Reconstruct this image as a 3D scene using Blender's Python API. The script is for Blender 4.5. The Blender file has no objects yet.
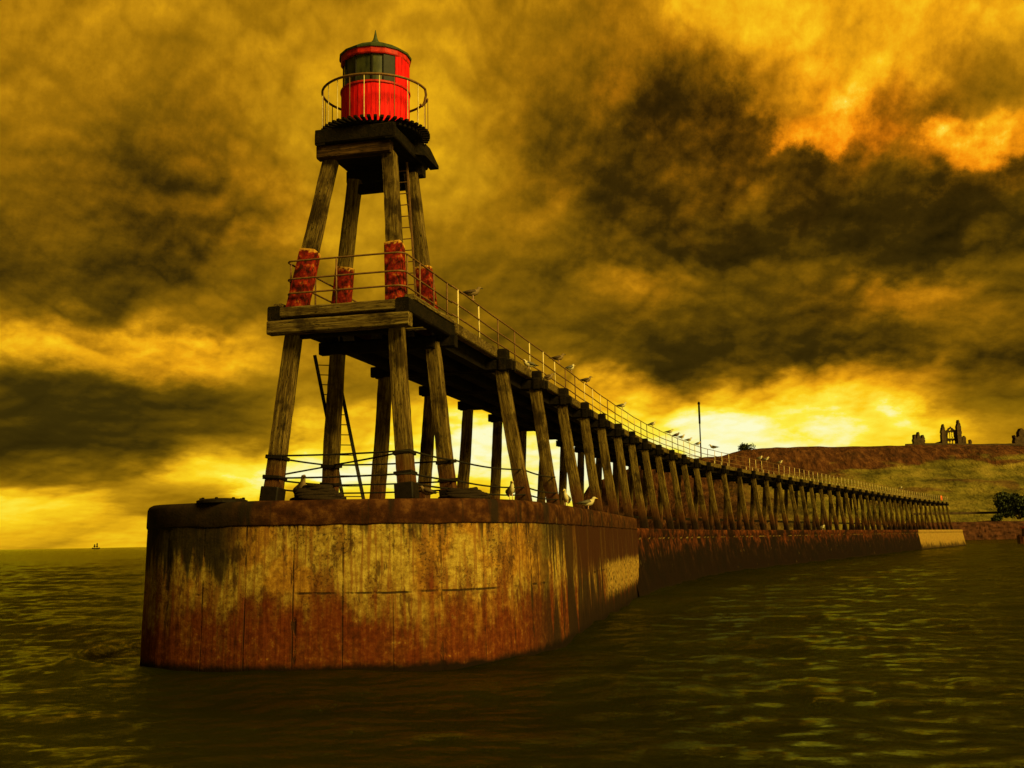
import bpy, bmesh, math, random
import numpy as np
from mathutils import Vector, Matrix, noise as mnoise
random.seed(7); rng = np.random.default_rng(7)
sc = bpy.context.scene
col = sc.collection
R = math.radians

# ------------------------------------------------------------------ helpers
W = {}                                    # world matrix of every object built

def tag(o, label=None, cat=None, group=None, kind=None):
    if label: o['label'] = label
    if cat: o['category'] = cat
    if group: o['group'] = group
    if kind: o['kind'] = kind
    return o

def place(o, M=None, parent=None):
    """link o with world matrix M under parent"""
    M = M or Matrix.Identity(4)
    if o.name not in col.objects: col.objects.link(o)
    W[o.name] = M
    if parent is None:
        o.matrix_basis = M
    else:
        o.parent = parent
        o.matrix_parent_inverse = Matrix.Identity(4)
        o.matrix_basis = W[parent.name].inverted() @ M
    return o

def thing(name, loc, label, cat, group=None, rz=0):
    o = bpy.data.objects.new(name, None)
    o.empty_display_size = .3
    place(o, Matrix.Translation(Vector(loc)) @ Matrix.Rotation(rz, 4, 'Z'))
    return tag(o, label, cat, group)

class MB:
    """mesh builder working in world (or local) coordinates"""
    def __init__(s): s.v = []; s.f = []; s.m = []; s.mi = 0
    def add(s, vs, fs):
        n = len(s.v); s.v += [tuple(v) for v in vs]
        s.f += [tuple(i + n for i in f) for f in fs]; s.m += [s.mi] * len(fs)
    def frame_box(s, c, ax, ay, az, hx, hy, hz, bev=.0):
        c = Vector(c); vs = []
        if bev <= 0:
            for k in (-1, 1):
                for j in (-1, 1):
                    for i in (-1, 1):
                        vs.append(c + ax * hx * i + ay * hy * j + az * hz * k)
            s.add(vs, [(0, 2, 3, 1), (4, 5, 7, 6), (0, 1, 5, 4), (2, 6, 7, 3), (0, 4, 6, 2), (1, 3, 7, 5)])
            return
        b = min(bev, hx * .9, hy * .9, hz * .9)
        # chamfered along local x : octagonal profile + end caps
        prof = [(hy - b, -hz), (hy, -hz + b), (hy, hz - b), (hy - b, hz), (-hy + b, hz), (-hy, hz - b), (-hy, -hz + b), (-hy + b, -hz)]
        for xx, k in ((-hx, .96), (-hx + b, 1), (hx - b, 1), (hx, .96)):
            for (y, z) in prof: vs.append(c + ax * xx + ay * y * k + az * z * k)
        fs = []
        for r in range(3):
            for i in range(8):
                j = (i + 1) % 8
                fs.append((r * 8 + i, r * 8 + j, (r + 1) * 8 + j, (r + 1) * 8 + i))
        fs.append(tuple(range(7, -1, -1))); fs.append(tuple(range(24, 32)))
        s.add(vs, fs)
    def beam(s, p, q, wy, wz, up=(0, 0, 1), bev=.02):
        p, q = Vector(p), Vector(q); ax = (q - p).normalized()
        ay = Vector(up).cross(ax).normalized(); az = ax.cross(ay)
        s.frame_box((p + q) / 2, ax, ay, az, (q - p).length / 2, wy / 2, wz / 2, bev)
    def tube(s, pts, r, n=8, closed=False, caps=True):
        pts = [Vector(p) for p in pts]; N = len(pts); vs = []
        rs = r if isinstance(r, (list, tuple)) else [r] * N
        ref = None
        for i in range(N):
            if closed: t = (pts[(i + 1) % N] - pts[i - 1]).normalized()
            else: t = (pts[min(i + 1, N - 1)] - pts[max(i - 1, 0)]).normalized()
            if ref is None:
                ref = Vector((0, 0, 1)) if abs(t.z) < .9 else Vector((1, 0, 0))
            a = ref.cross(t)
            if a.length < 1e-4: a = Vector((0, 1, 0)).cross(t)
            a.normalize(); b = t.cross(a); ref = b
            for k in range(n):
                an = 2 * math.pi * k / n
                vs.append(pts[i] + (a * math.cos(an) + b * math.sin(an)) * rs[i])
        fs = []
        for i in range(N if closed else N - 1):
            j = (i + 1) % N
            for k in range(n):
                l = (k + 1) % n
                fs.append((i * n + k, i * n + l, j * n + l, j * n + k))
        if caps and not closed:
            fs.append(tuple(range(n - 1, -1, -1))); fs.append(tuple((N - 1) * n + k for k in range(n)))
        s.add(vs, fs)
    def lathe(s, c, prof, n=32, a0=0, a1=2 * math.pi, cap=True):
        full = abs(a1 - a0 - 2 * math.pi) < 1e-6
        cols = n if full else n + 1; vs = []; fs = []; P = len(prof)
        for i in range(cols):
            an = a0 + (a1 - a0) * i / n
            for (r, z) in prof: vs.append((c[0] + r * math.cos(an), c[1] + r * math.sin(an), c[2] + z))
        for i in range(n):
            j = (i + 1) % cols
            for k in range(P - 1):
                fs.append((i * P + k, j * P + k, j * P + k + 1, i * P + k + 1))
        if cap and full:
            fs.append(tuple(i * P for i in range(cols - 1, -1, -1)))
            fs.append(tuple(i * P + P - 1 for i in range(cols)))
        s.add(vs, fs)
    def mesh(s, name, mats, smooth=False):
        me = bpy.data.meshes.new(name)
        me.from_pydata(s.v, [], s.f)
        for m in (mats if isinstance(mats, (list, tuple)) else [mats]): me.materials.append(m)
        if len(me.materials) > 1:
            me.polygons.foreach_set('material_index', s.m)
        if smooth: me.polygons.foreach_set('use_smooth', [True] * len(me.polygons))
        me.update(); return me
    def build(s, name, mats, parent=None, M=None, smooth=False):
        """vertices are world coordinates unless M is given"""
        o = bpy.data.objects.new(name, s.mesh(name, mats, smooth))
        return place(o, M, parent)

def grid_mesh(name, P, mat, uv=None, closed_u=False, smooth=True):
    """P: array (nu,nv,3)"""
    nu, nv = P.shape[:2]
    me = bpy.data.meshes.new(name)
    idx = np.arange(nu * nv).reshape(nu, nv)
    if closed_u: idx2 = np.vstack([idx, idx[:1]])
    else: idx2 = idx
    q = np.stack([idx2[:-1, :-1], idx2[1:, :-1], idx2[1:, 1:], idx2[:-1, 1:]], -1).reshape(-1, 4)
    me.vertices.add(nu * nv); me.vertices.foreach_set('co', P.reshape(-1).astype(np.float32))
    me.loops.add(q.size); me.loops.foreach_set('vertex_index', q.reshape(-1).astype(np.int32))
    me.polygons.add(len(q)); me.polygons.foreach_set('loop_start', np.arange(0, q.size, 4, dtype=np.int32))
    me.polygons.foreach_set('loop_total', np.full(len(q), 4, np.int32))
    me.polygons.foreach_set('use_smooth', np.full(len(q), smooth))
    me.update(calc_edges=True)
    if uv is not None:
        L = me.uv_layers.new(name='UVMap')
        L.data.foreach_set('uv', uv.reshape(-1, 2)[q.reshape(-1)].reshape(-1).astype(np.float32))
    me.materials.append(mat); me.validate(); return me

# ------------------------------------------------------------------ node helpers
class NT:
    def __init__(s, tree): s.t = tree; s.n = tree.nodes; s.l = tree.links
    def new(s, typ, **kw):
        n = s.n.new(typ)
        for k, v in kw.items(): setattr(n, k, v)
        return n
    def set(s, sock, v):
        if isinstance(v, bpy.types.NodeSocket): s.l.new(v, sock)
        elif v is not None: sock.default_value = v
    def math(s, op, a, b=None, c=None, clamp=False):
        n = s.new('ShaderNodeMath', operation=op, use_clamp=clamp)
        s.set(n.inputs[0], a)
        if b is not None: s.set(n.inputs[1], b)
        if c is not None: s.set(n.inputs[2], c)
        return n.outputs[0]
    def vmath(s, op, a, b=None, c=None):
        n = s.new('ShaderNodeVectorMath', operation=op)
        s.set(n.inputs[0], a)
        if b is not None: s.set(n.inputs[1], b)
        if c is not None: s.set(n.inputs[2], c)
        return n.outputs['Value'] if op in ('DISTANCE', 'DOT_PRODUCT', 'LENGTH') else n.outputs[0]
    def scale(s, v, xyz, off=(0, 0, 0)):
        return s.vmath('MULTIPLY_ADD', v, xyz, off)
    def noise(s, vec, scale, detail=5, rough=.55, dist=0, col=False, dim='3D'):
        n = s.new('ShaderNodeTexNoise', noise_dimensions=dim)
        s.set(n.inputs['Vector'], vec); n.inputs['Scale'].default_value = scale
        n.inputs['Detail'].default_value = detail; n.inputs['Roughness'].default_value = rough
        n.inputs['Distortion'].default_value = dist
        return n.outputs['Color'] if col else n.outputs[0]
    def ramp(s, f, stops, interp='LINEAR'):
        n = s.new('ShaderNodeValToRGB'); cr = n.color_ramp; cr.interpolation = interp
        while len(cr.elements) < len(stops): cr.elements.new(.5)
        for e, (p, c) in zip(cr.elements, stops):
            e.position = p; e.color = (*c, 1) if len(c) == 3 else c
        s.set(n.inputs[0], f); return n.outputs[0]
    def mr(s, v, a, b, c=0., d=1., smooth=True):
        n = s.new('ShaderNodeMapRange', interpolation_type='SMOOTHSTEP' if smooth else 'LINEAR')
        s.set(n.inputs[0], v)
        for i, x in enumerate((a, b, c, d)): s.set(n.inputs[i + 1], x)
        return n.outputs[0]
    def mix(s, f, a, b, blend='MIX'):
        n = s.new('ShaderNodeMix', data_type='RGBA', blend_type=blend)
        s.set(n.inputs[0], f)
        for i, x in ((6, a), (7, b)):
            if not isinstance(x, bpy.types.NodeSocket): x = (*x, 1) if len(x) == 3 else x
            s.set(n.inputs[i], x)
        return n.outputs[2]
    def bump(s, h, strength=.3, dist=.02, nrm=None):
        n = s.new('ShaderNodeBump'); n.inputs['Strength'].default_value = strength
        n.inputs['Distance'].default_value = dist; s.set(n.inputs['Height'], h)
        if nrm is not None: s.set(n.inputs['Normal'], nrm)
        return n.outputs[0]

def mat(name):
    m = bpy.data.materials.new(name); m.use_nodes = True
    t = NT(m.node_tree); p = m.node_tree.nodes['Principled BSDF']
    return m, t, p

def mat_simple(name, c, rough=.6, metal=0., var=.35, scale=9., spec=.12):
    m, t, p = mat(name)
    co = t.new('ShaderNodeTexCoord').outputs['Object']
    n = t.noise(co, scale, 5, .6)
    c2 = tuple(x * (1 - var) for x in c); c3 = tuple(min(1, x * (1 + var)) for x in c)
    t.set(p.inputs['Base Color'], t.ramp(n, [(.3, c2), (.7, c3)]))
    p.inputs['Roughness'].default_value = rough; p.inputs['Metallic'].default_value = metal
    p.inputs['Specular IOR Level'].default_value = spec
    t.set(p.inputs['Normal'], t.bump(n, .25, .01))
    return m

def mat_wood(name, light, mid, dark, wet=True, axis='z', scale=1.):
    m, t, p = mat(name)
    co = t.new('ShaderNodeTexCoord').outputs['Object']
    rnd = t.new('ShaderNodeObjectInfo').outputs['Random']
    off = t.new('ShaderNodeCombineXYZ')
    for i in range(3): t.set(off.inputs[i], t.math('MULTIPLY', rnd, 37. + 11 * i))
    v = t.vmath('ADD', co, off.outputs[0])
    s = {'z': (9, 9, .55), 'x': (.55, 9, 9), 'w': (3, 3, 3)}[axis]
    grain = t.noise(t.scale(v, s), 1.6 * scale, 7, .65, .6)
    fine = t.noise(t.scale(v, tuple(k * 3.2 for k in s)), 2.2 * scale, 4, .6)
    blot = t.noise(v, 1.3, 5, .6)
    crack = t.noise(t.scale(v, tuple(k * 1.1 for k in s)), 1.4, 3, .5)
    ck = t.mr(t.math('ABSOLUTE', t.math('SUBTRACT', crack, .5)), .0, .022, 1, 0)
    c = t.ramp(grain, [(.25, dark), (.48, mid), (.72, light)])
    c = t.mix(t.mr(fine, .45, .75), c, t.mix(1., c, (.4, .36, .3), 'MULTIPLY'))
    c = t.mix(t.mr(blot, .50, .66, 0, .8), c, dark)
    c = t.mix(ck, c, (.012, .008, .004))
    if wet:
        z = t.new('ShaderNodeSeparateXYZ'); t.set(z.inputs[0], t.new('ShaderNodeNewGeometry').outputs['Position'])
        zz = t.math('ADD', z.outputs[2], t.math('MULTIPLY', blot, 1.2))
        c = t.mix(t.mr(zz, 6.2, 5.1, 0, .8), c, (.07, .02, .007)); c = t.mix(t.mr(zz, 5.2, 4.5, 0, .92), c, (.012, .007, .004))      # weed and rust stain at the foot
    t.set(p.inputs['Base Color'], c)
    p.inputs['Roughness'].default_value = .85; p.inputs['Specular IOR Level'].default_value = .06
    h = t.math('SUBTRACT', t.math('ADD', grain, t.math('MULTIPLY', fine, .4)), t.math('MULTIPLY', ck, .9))
    t.set(p.inputs['Normal'], t.bump(h, .7, .03))
    return m

M = {}
M['leg'] = mat_wood('weathered_oak', (.29, .20, .046), (.105, .064, .015), (.014, .007, .002))
M['beam'] = mat_wood('weathered_beam', (.28, .20, .055), (.105, .066, .018), (.014, .007, .003), wet=False, axis='x')
M['tar'] = mat_wood('tarred_timber', (.02, .012, .006), (.009, .006, .003), (.004, .003, .002), wet=False, axis='w')
M['darkbeam'] = mat_wood('dark_weathered_beam', (.12, .06, .02), (.045, .022, .008), (.010, .005, .003), wet=False, axis='x')
M['deck'] = mat_wood('deck_boards', (.16, .11, .055), (.09, .06, .03), (.03, .02, .012), wet=False, axis='w')
M['rail_dark'] = mat_simple('rusted_rail', (.15, .075, .03), .6, .2)
M['rail_pale'] = mat_simple('galvanised_rail', (.62, .48, .22), .5, .0, .3)
M['iron'] = mat_simple('black_iron', (.012, .008, .005), .6, .3)
M['cable'] = mat_simple('tarred_cable', (.012, .009, .006), .7)
M['black'] = mat_simple('black_paint', (.012, .01, .008), .5)
M['redpaint_roof'] = mat_simple('red_fascia', (.42, .016, .012), .5)
M['roof'] = mat_simple('green_lead_roof', (.045, .055, .02), .55)
M['rope'] = mat_simple('old_rope', (.016, .009, .004), .9, 0, .5, 25)
M['lifebuoy'] = mat_simple('orange_buoy', (.75, .13, .02), .5)
M['stone'] = mat_simple('ruin_stone', (.06, .036, .018), .9, 0, .5, .7)
M['rubble'] = mat_simple('harbour_stone', (.06, .02, .009), .9, 0, .6, .5)
M['foliage'] = mat_simple('dark_foliage', (.03, .035, .012), .8, 0, .6, 1.2)
M['bark'] = mat_simple('bark', (.06, .04, .02), .9)
M['hull'] = mat_simple('hull_paint', (.10, .03, .014), .5, 0, .4, 2)
M['redcabin'] = mat_simple('red_cabin', (.55, .03, .015), .4)
M['sail'] = mat_simple('sailcloth', (.55, .5, .38), .8)

# red painted boards of the lantern
def mat_lantern():
    m, t, p = mat('red_painted_boards')
    co = t.new('ShaderNodeTexCoord').outputs['Object']
    n = t.noise(t.scale(co, (1, 1, .16)), 5., 6, .65)
    n2 = t.noise(t.scale(co, (1, 1, .12)), 17., 5, .6)
    c = t.ramp(n2, [(.3, (.30, .004, .004)), (.5, (.74, .006, .008)), (.72, (.82, .02, .012))])
    c = t.mix(t.mr(n, .57, .68, 0, .75), c, (.16, .012, .006))
    t.set(p.inputs['Base Color'], c); p.inputs['Roughness'].default_value = .7; p.inputs['Specular IOR Level'].default_value = .1
    t.set(p.inputs['Normal'], t.bump(n2, .3, .01)); return m
M['lantern'] = mat_lantern()

def mat_sleeve():
    m, t, p = mat('peeling_red_iron')
    co = t.new('ShaderNodeTexCoord').outputs['Object']
    n = t.noise(co, 4.5, 6, .65); n2 = t.noise(t.scale(co, (1, 1, .4)), 9, 5, .6)
    c = t.ramp(n, [(.36, (.010, .003, .001)), (.46, (.10, .006, .003)), (.56, (.24, .012, .005)), (.64, (.34, .085, .012)), (.73, (.55, .28, .04))])
    c = t.mix(t.mr(n2, .50, .62, 0, .9), c, (.03, .006, .003))
    gz = t.new('ShaderNodeSeparateXYZ'); t.set(gz.inputs[0], t.new('ShaderNodeTexCoord').outputs['Generated'])
    c = t.mix(t.mr(t.math('MULTIPLY_ADD', n, .35, gz.outputs[2]), 1.12, 1.17, 0, .9), c, (.52, .27, .035))
    t.set(p.inputs['Base Color'], c); p.inputs['Roughness'].default_value = .7; p.inputs['Specular IOR Level'].default_value = .1
    t.set(p.inputs['Normal'], t.bump(n, .15, .01)); return m
M['sleeve'] = mat_sleeve()

def mat_glass():
    m, t, p = mat('salt_stained_glass')
    co = t.new('ShaderNodeTexCoord').outputs['Object']
    n = t.noise(t.scale(co, (1, 1, .35)), 3.5, 5, .6)
    t.set(p.inputs['Base Color'], t.ramp(n, [(.35, (.012, .014, .006)), (.65, (.07, .07, .022))]))
    p.inputs['Roughness'].default_value = .45; p.inputs['Specular IOR Level'].default_value = .25
    t.set(p.inputs['Alpha'], 1.0)
    return m
M['glass'] = mat_glass()

def mat_clear():
    m, t, p = mat('clear_pane')
    tr = t.new('ShaderNodeBsdfTransparent'); tr.inputs[0].default_value = (.62, .68, .42, 1)
    gl = t.new('ShaderNodeBsdfGlossy'); gl.inputs['Roughness'].default_value = .08
    mx = t.new('ShaderNodeMixShader'); mx.inputs[0].default_value = .18
    t.l.new(tr.outputs[0], mx.inputs[1]); t.l.new(gl.outputs[0], mx.inputs[2])
    t.l.new(mx.outputs[0], t.n['Material Output'].inputs[0]); return m
M['clear'] = mat_clear()

def mat_concrete(name, kind):
    """u = metres along the wall, v = metres above the water"""
    m, t, p = mat(name)
    uvn = t.new('ShaderNodeUVMap').outputs[0]
    sep = t.new('ShaderNodeSeparateXYZ'); t.set(sep.inputs[0], uvn); u, v = sep.outputs[0], sep.outputs[1]
    big = t.noise(uvn, .55, 4, .55)
    med = t.noise(uvn, 2.2, 7, .62)
    fine = t.noise(uvn, 14, 6, .7)
    stk = t.noise(t.scale(uvn, (2.6, .16, 1)), 1.5, 7, .62, .25)          # vertical runs
    stk2 = t.noise(t.scale(uvn, (6.5, .3, 1), (9, 3, 0)), 1.6, 5, .6, .3)
    stk3 = t.noise(t.scale(uvn, (.9, .10, 1), (31, 7, 0)), 1.5, 6, .6, .3)
    pan = t.new('ShaderNodeTexWhiteNoise', noise_dimensions='1D'); t.set(pan.inputs['W'], t.math('FLOOR', t.math('ADD', t.math('DIVIDE', u, 1.18), .5)))
    mot = t.noise(uvn, 5.5, 9, .72); mot2 = t.noise(t.scale(uvn, (1, .6, 1), (8, 8, 0)), 1.1, 8, .68)
    if kind == 'head':
        c = t.ramp(mot, [(.30, (.10, .055, .010)), (.44, (.24, .15, .026)), (.56, (.37, .26, .05)), (.72, (.50, .39, .095))])
        c = t.mix(t.math('MULTIPLY', pan.outputs[0], .42), c, t.mix(1., c, (.62, .50, .34), 'MULTIPLY'))
        c = t.mix(t.mr(big, .47, .58, 0, .75), c, t.mix(1., c, (.95, .62, .36), 'MULTIPLY'))
        c = t.mix(t.mr(stk2, .48, .62, 0, .8), c, (.17, .07, .016))
        c = t.mix(t.mr(mot2, .48, .62, 0, .8), c, (.13, .06, .014))
        c = t.mix(t.mr(t.noise(t.scale(uvn, (1.6, .5, 1), (2, 9, 0)), 1.6, 8, .7), .54, .62, 0, .85), c, (.055, .024, .008))
        spk = t.math('MULTIPLY', t.mr(fine, .50, .60), t.mr(mot2, .42, .58))
        c = t.mix(t.math('MULTIPLY', spk, .85), c, (.030, .017, .007))     # pits and speckle in clusters
        c = t.mix(t.mr(stk2, .30, .22, 0, .5), c, (.60, .50, .20))
    elif kind == 'ochre':
        c = t.ramp(med, [(.28, (.12, .066, .014)), (.5, (.24, .145, .028)), (.7, (.33, .21, .048))])
        c = t.mix(t.mr(stk2, .5, .68, 0, .8), c, (.22, .08, .02))
    else:
        c = t.ramp(med, [(.30, (.010, .003, .001)), (.5, (.05, .012, .004)), (.70, (.17, .045, .012))])
        c = t.mix(t.mr(stk, .55, .68, 0, .85), c, (.012, .007, .005))
        c = t.mix(t.mr(fine, .66, .76, 0, .5), c, (.3, .2, .09))
    # red-brown weed line: ragged along vertical runs
    lim = t.math('MULTIPLY_ADD', stk, 2.4, t.math('MULTIPLY_ADD', mot2, 3.2, t.math('MULTIPLY_ADD', big, 1.2, -1.95 if kind == 'head' else -1.3)))
    if kind == 'head':
        red = t.mr(t.math('SUBTRACT', v, lim), -.75, 1.05, 1, 0)
        rc = t.ramp(t.math('MULTIPLY_ADD', stk2, .4, t.math('MULTIPLY', mot, .6)), [(.32, (.016, .004, .002)), (.48, (.07, .012, .003)), (.6, (.13, .028, .006)), (.72, (.24, .085, .016))])
        c = t.mix(t.math('MULTIPLY', red, t.mr(t.math('MULTIPLY_ADD', mot, .6, t.math('MULTIPLY', stk2, .4)), .66, .54, .25, .95)), c, rc)
        # reddish runs coming down across the ochre
        c = t.mix(t.mr(stk, .60, .70, 0, .8), c, (.13, .03, .012))
        # panel joints and the mid construction joint
        ju = t.math('FRACT', t.math('ADD', t.math('DIVIDE', u, 1.18), t.math('MULTIPLY', stk2, .02)))
        jl = t.mr(t.math('ABSOLUTE', t.math('SUBTRACT', ju, .5)), .006, .022, 1, 0)
        jm = t.mr(t.noise(t.scale(uvn, (.8, .7, 1), (4, 1, 0)), 1.5, 6), .40, .54)
        pan2 = t.new('ShaderNodeTexWhiteNoise', noise_dimensions='1D'); t.set(pan2.inputs['W'], t.math('FLOOR', t.math('DIVIDE', u, 1.18)))
        joint = t.math('MULTIPLY', t.math('MULTIPLY', jl, jm), t.mr(pan2.outputs[0], .1, .7, .5, 1.))
        hv = t.mr(t.math('ABSOLUTE', t.math('SUBTRACT', v, t.math('MULTIPLY_ADD', big, .12, 1.72))), .012, .035, 1, 0)
        hj = t.math('MULTIPLY', hv, t.mr(t.noise(t.scale(uvn, (.9, .2, 1), (17, 1, 0)), 1.2, 5), .50, .60))
        joint = t.math('MAXIMUM', joint, hj)
        # wide leaking joints, black with wet weed
        jw = t.mr(t.math('ABSOLUTE', t.math('SUBTRACT', t.math('FRACT', t.math('DIVIDE', u, 1.18 * 3)), .5)), .012, .03, 1, 0)
        jw = t.math('MULTIPLY', jw, t.mr(t.noise(t.scale(uvn, (2, .6, 1), (14, 2, 0)), 1.2, 6, .65), .50, .58))
        joint = t.math('MAXIMUM', joint, jw)
        c = t.mix(t.math('MULTIPLY', joint, .88), c, (.02, .011, .006))
        # black drips hanging from the coping
        drip = t.mr(t.math('SUBTRACT', t.math('MULTIPLY_ADD', v, .32, t.math('MULTIPLY', stk, 1.5)), 0), 1.80, 1.98)
        c = t.mix(t.math('MULTIPLY', drip, .85), c, (.016, .010, .006))
        # far-left corner stained black; harbour side darker, in broad black runs
        lc = t.mr(u, 35.2, 36.5, 1, 0); lv = t.mr(t.math('MULTIPLY_ADD', stk, -3.2, v), .55, 1.15)
        c = t.mix(t.math('MULTIPLY', t.math('MULTIPLY', lc, lv), .93), c, (.012, .009, .006))
        rs = t.mr(u, 43., 46.5); bl = t.math('MULTIPLY', rs, t.mr(t.math('ADD', stk3, t.math('MULTIPLY', t.math('ABSOLUTE', t.math('SUBTRACT', v, 1.7)), .05)), .455, .53))
        c = t.mix(t.math('MULTIPLY', bl, .9), c, (.014, .009, .005))
        c = t.mix(t.math('MULTIPLY', t.mr(u, 46, 52), t.mr(t.math('MULTIPLY_ADD', mot2, 1.2, v), 2.0, 2.9, 0, .92)), c, (.035, .011, .005))
        c = t.mix(t.math('MULTIPLY', t.mr(u, 47, 52), t.mr(t.math('MULTIPLY_ADD', stk, 2.2, v), 2.1, 1.4, 0, .95)), c, (.012, .006, .003))
    else:
        ju = t.math('FRACT', t.math('DIVIDE', u, 6.1))
        joint = t.mr(t.math('ABSOLUTE', t.math('SUBTRACT', ju, .5)), .004, .012, 1, 0)
        c = t.mix(t.math('MULTIPLY', joint, t.mr(big, .45, .62, 0, .6)), c, (.16, .09, .035) if kind == 'low' else (.03, .012, .006))
        c = t.mix(t.mr(t.math('SUBTRACT', v, lim), *((-.4, 1.0) if kind == 'low' else (-1.9, -.7)), .92, 0), c, (.009, .005, .003))
        if kind == 'low':
            c = t.mix(t.mr(t.math('MULTIPLY_ADD', v, -.06, mot2), .30, .42, 0, .92), c, (.007, .003, .002))
            c = t.mix(t.mr(t.noise(t.scale(uvn, (.35, .5, 1), (5, 2, 0)), 1., 6, .65), .50, .60, 0, .9), c, (.006, .003, .002))
            c = t.mix(t.mr(t.noise(t.scale(uvn, (1.2, .6, 1), (1, 12, 0)), 1.2, 6, .7), .64, .72, 0, .7), c, (.26, .16, .06))
            c = t.mix(t.math('MULTIPLY', t.mr(t.math('ABSOLUTE', t.math('SUBTRACT', v, 2.92)), .03, .07, 1, 0), t.mr(mot2, .52, .60, 0, .8)), c, (.24, .15, .05))
    wet = t.mr(t.math('MULTIPLY_ADD', med, .35, v), .20, .42, 1, 0)
    if kind == 'head':
        c = t.mix(t.math('MULTIPLY', t.math('MULTIPLY', t.mr(u, 56.5, 59.), t.mr(t.math('MULTIPLY_ADD', stk2, 1.2, v), 1.2, 1.6)), t.mr(t.math('MULTIPLY_ADD', mot2, .8, v), 2.6, 2.2, 0, t.mr(mot, .40, .56))), c, (.30, .18, .036))
    c = t.mix(wet, c, (.008, .004, .002))
    t.set(p.inputs['Base Color'], c)
    p.inputs['Roughness'].default_value = .9; p.inputs['Specular IOR Level'].default_value = .05
    h = t.math('ADD', t.math('MULTIPLY', med, .6), t.math('MULTIPLY', fine, .35))
    h = t.math('ADD', h, t.math('MULTIPLY', stk2, .4))
    h = t.math('SUBTRACT', h, t.math('MULTIPLY', joint, 1.2))
    t.set(p.inputs['Normal'], t.bump(h, .55, .05))
    return m
M['head'] = mat_concrete('stained_head_concrete', 'head')
M['low'] = mat_concrete('weedy_low_concrete', 'low')
M['ochre'] = mat_concrete('ochre_end_concrete', 'ochre')

def mat_coping():
    m, t, p = mat('coping_concrete')
    uvn = t.new('ShaderNodeUVMap').outputs[0]
    sep = t.new('ShaderNodeSeparateXYZ'); t.set(sep.inputs[0], uvn); u = sep.outputs[0]
    med = t.noise(uvn, 2.6, 7, .65); fine = t.noise(uvn, 16, 5, .7)
    stk = t.noise(t.scale(uvn, (1.1, .15, 1)), 1.2, 6, .6)
    wht = t.noise(t.scale(uvn, (5, .22, 1), (3, 3, 0)), 1.7, 4, .55)
    c = t.ramp(med, [(.30, (.010, .003, .001)), (.5, (.042, .013, .004)), (.72, (.13, .052, .014))])
    c = t.mix(t.mr(fine, .55, .72, 0, .6), c, (.03, .013, .007))
    c = t.mix(t.mr(stk, .55, .64, 0, .9), c, (.014, .009, .006))
    c = t.mix(t.mr(wht, .72, .76, 0, .7), c, (.55, .42, .24))             # gull droppings
    c = t.mix(t.math('MULTIPLY', t.mr(u, 35.2, 37., 1, 0), .85), c, (.014, .010, .006))
    ju = t.math('FRACT', t.math('DIVIDE', u, 2.36))
    c = t.mix(t.mr(t.math('ABSOLUTE', t.math('SUBTRACT', ju, .5)), .004, .01, .6, 0), c, (.02, .01, .006))
    t.set(p.inputs['Base Color'], c); p.inputs['Roughness'].default_value = .9; p.inputs['Specular IOR Level'].default_value = .06
    t.set(p.inputs['Normal'], t.bump(t.math('ADD', med, t.math('MULTIPLY', fine, .5)), .6, .04)); return m
M['coping'] = mat_coping()

# ------------------------------------------------------------------ pier line
def catmull(pts, step):
    P = [Vector(p) for p in pts]; P = [P[0] * 2 - P[1]] + P + [P[-1] * 2 - P[-2]]
    out = []
    for i in range(1, len(P) - 2):
        n = 60
        for k in range(n):
            s = k / n
            a, b, c, d = P[i - 1], P[i], P[i + 1], P[i + 2]
            out.append(.5 * ((2 * b) + (c - a) * s + (2 * a - 5 * b + 4 * c - d) * s * s + (3 * b - a - 3 * c + d) * s ** 3))
    out.append(P[-2])
    return resample(out, step)

def resample(pts, step):
    L = [0]
    for a, b in zip(pts, pts[1:]): L.append(L[-1] + (b - a).length)
    n = max(2, int(round(L[-1] / step))); res = []; j = 0
    for k in range(n + 1):
        s = L[-1] * k / n
        while j < len(L) - 2 and L[j + 1] < s: j += 1
        d = L[j + 1] - L[j]; q = (s - L[j]) / d if d > 1e-9 else 0
        res.append(pts[j].lerp(pts[j + 1], q))
    return res

HW = 1.95                                   # half width of the walkway
edge = catmull([(-2.6, 27.7), (-.5, 36), (1.75, 45), (4.2, 55), (6.4, 63.5), (9.4, 74), (14, 87.5), (17.2, 95.5), (24.5, 110), (33.3, 127), (47.5, 154), (67, 191), (92.5, 235.5)], .25)
def tangents(pts):
    return [(pts[min(i + 1, len(pts) - 1)] - pts[max(i - 1, 0)]).normalized() for i in range(len(pts))]
cl = []
for p, t_ in zip(edge, tangents(edge)): cl.append(p + Vector((-t_.y, t_.x)) * HW)
cl = resample(cl, .25); ct = tangents(cl)
CN = len(cl); CS = [0]
for a_, b_ in zip(cl, cl[1:]): CS.append(CS[-1] + (b_ - a_).length)
STEP = CS[-1] / (CN - 1)
def at(s, off=0., z=0.):
    """point at distance s along the pier centreline, off metres to the right"""
    i = max(0, min(CN - 2, int(s / STEP))); q = s / STEP - i
    p = cl[i].lerp(cl[i + 1], q); t_ = ct[i].lerp(ct[i + 1], max(0, min(1, q))).normalized()
    return Vector((p.x + t_.y * off, p.y - t_.x * off, z)), t_
TOTAL = CS[-1]
TW = Vector((-4.04, 30.02, 0)); A = Vector((.97, -.2425, 0)).normalized(); B = Vector((.2425, .97, 0)).normalized(); Z = Vector((0, 0, 1))
S_TW = 2.3                                   # tower centre along the line

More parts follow.
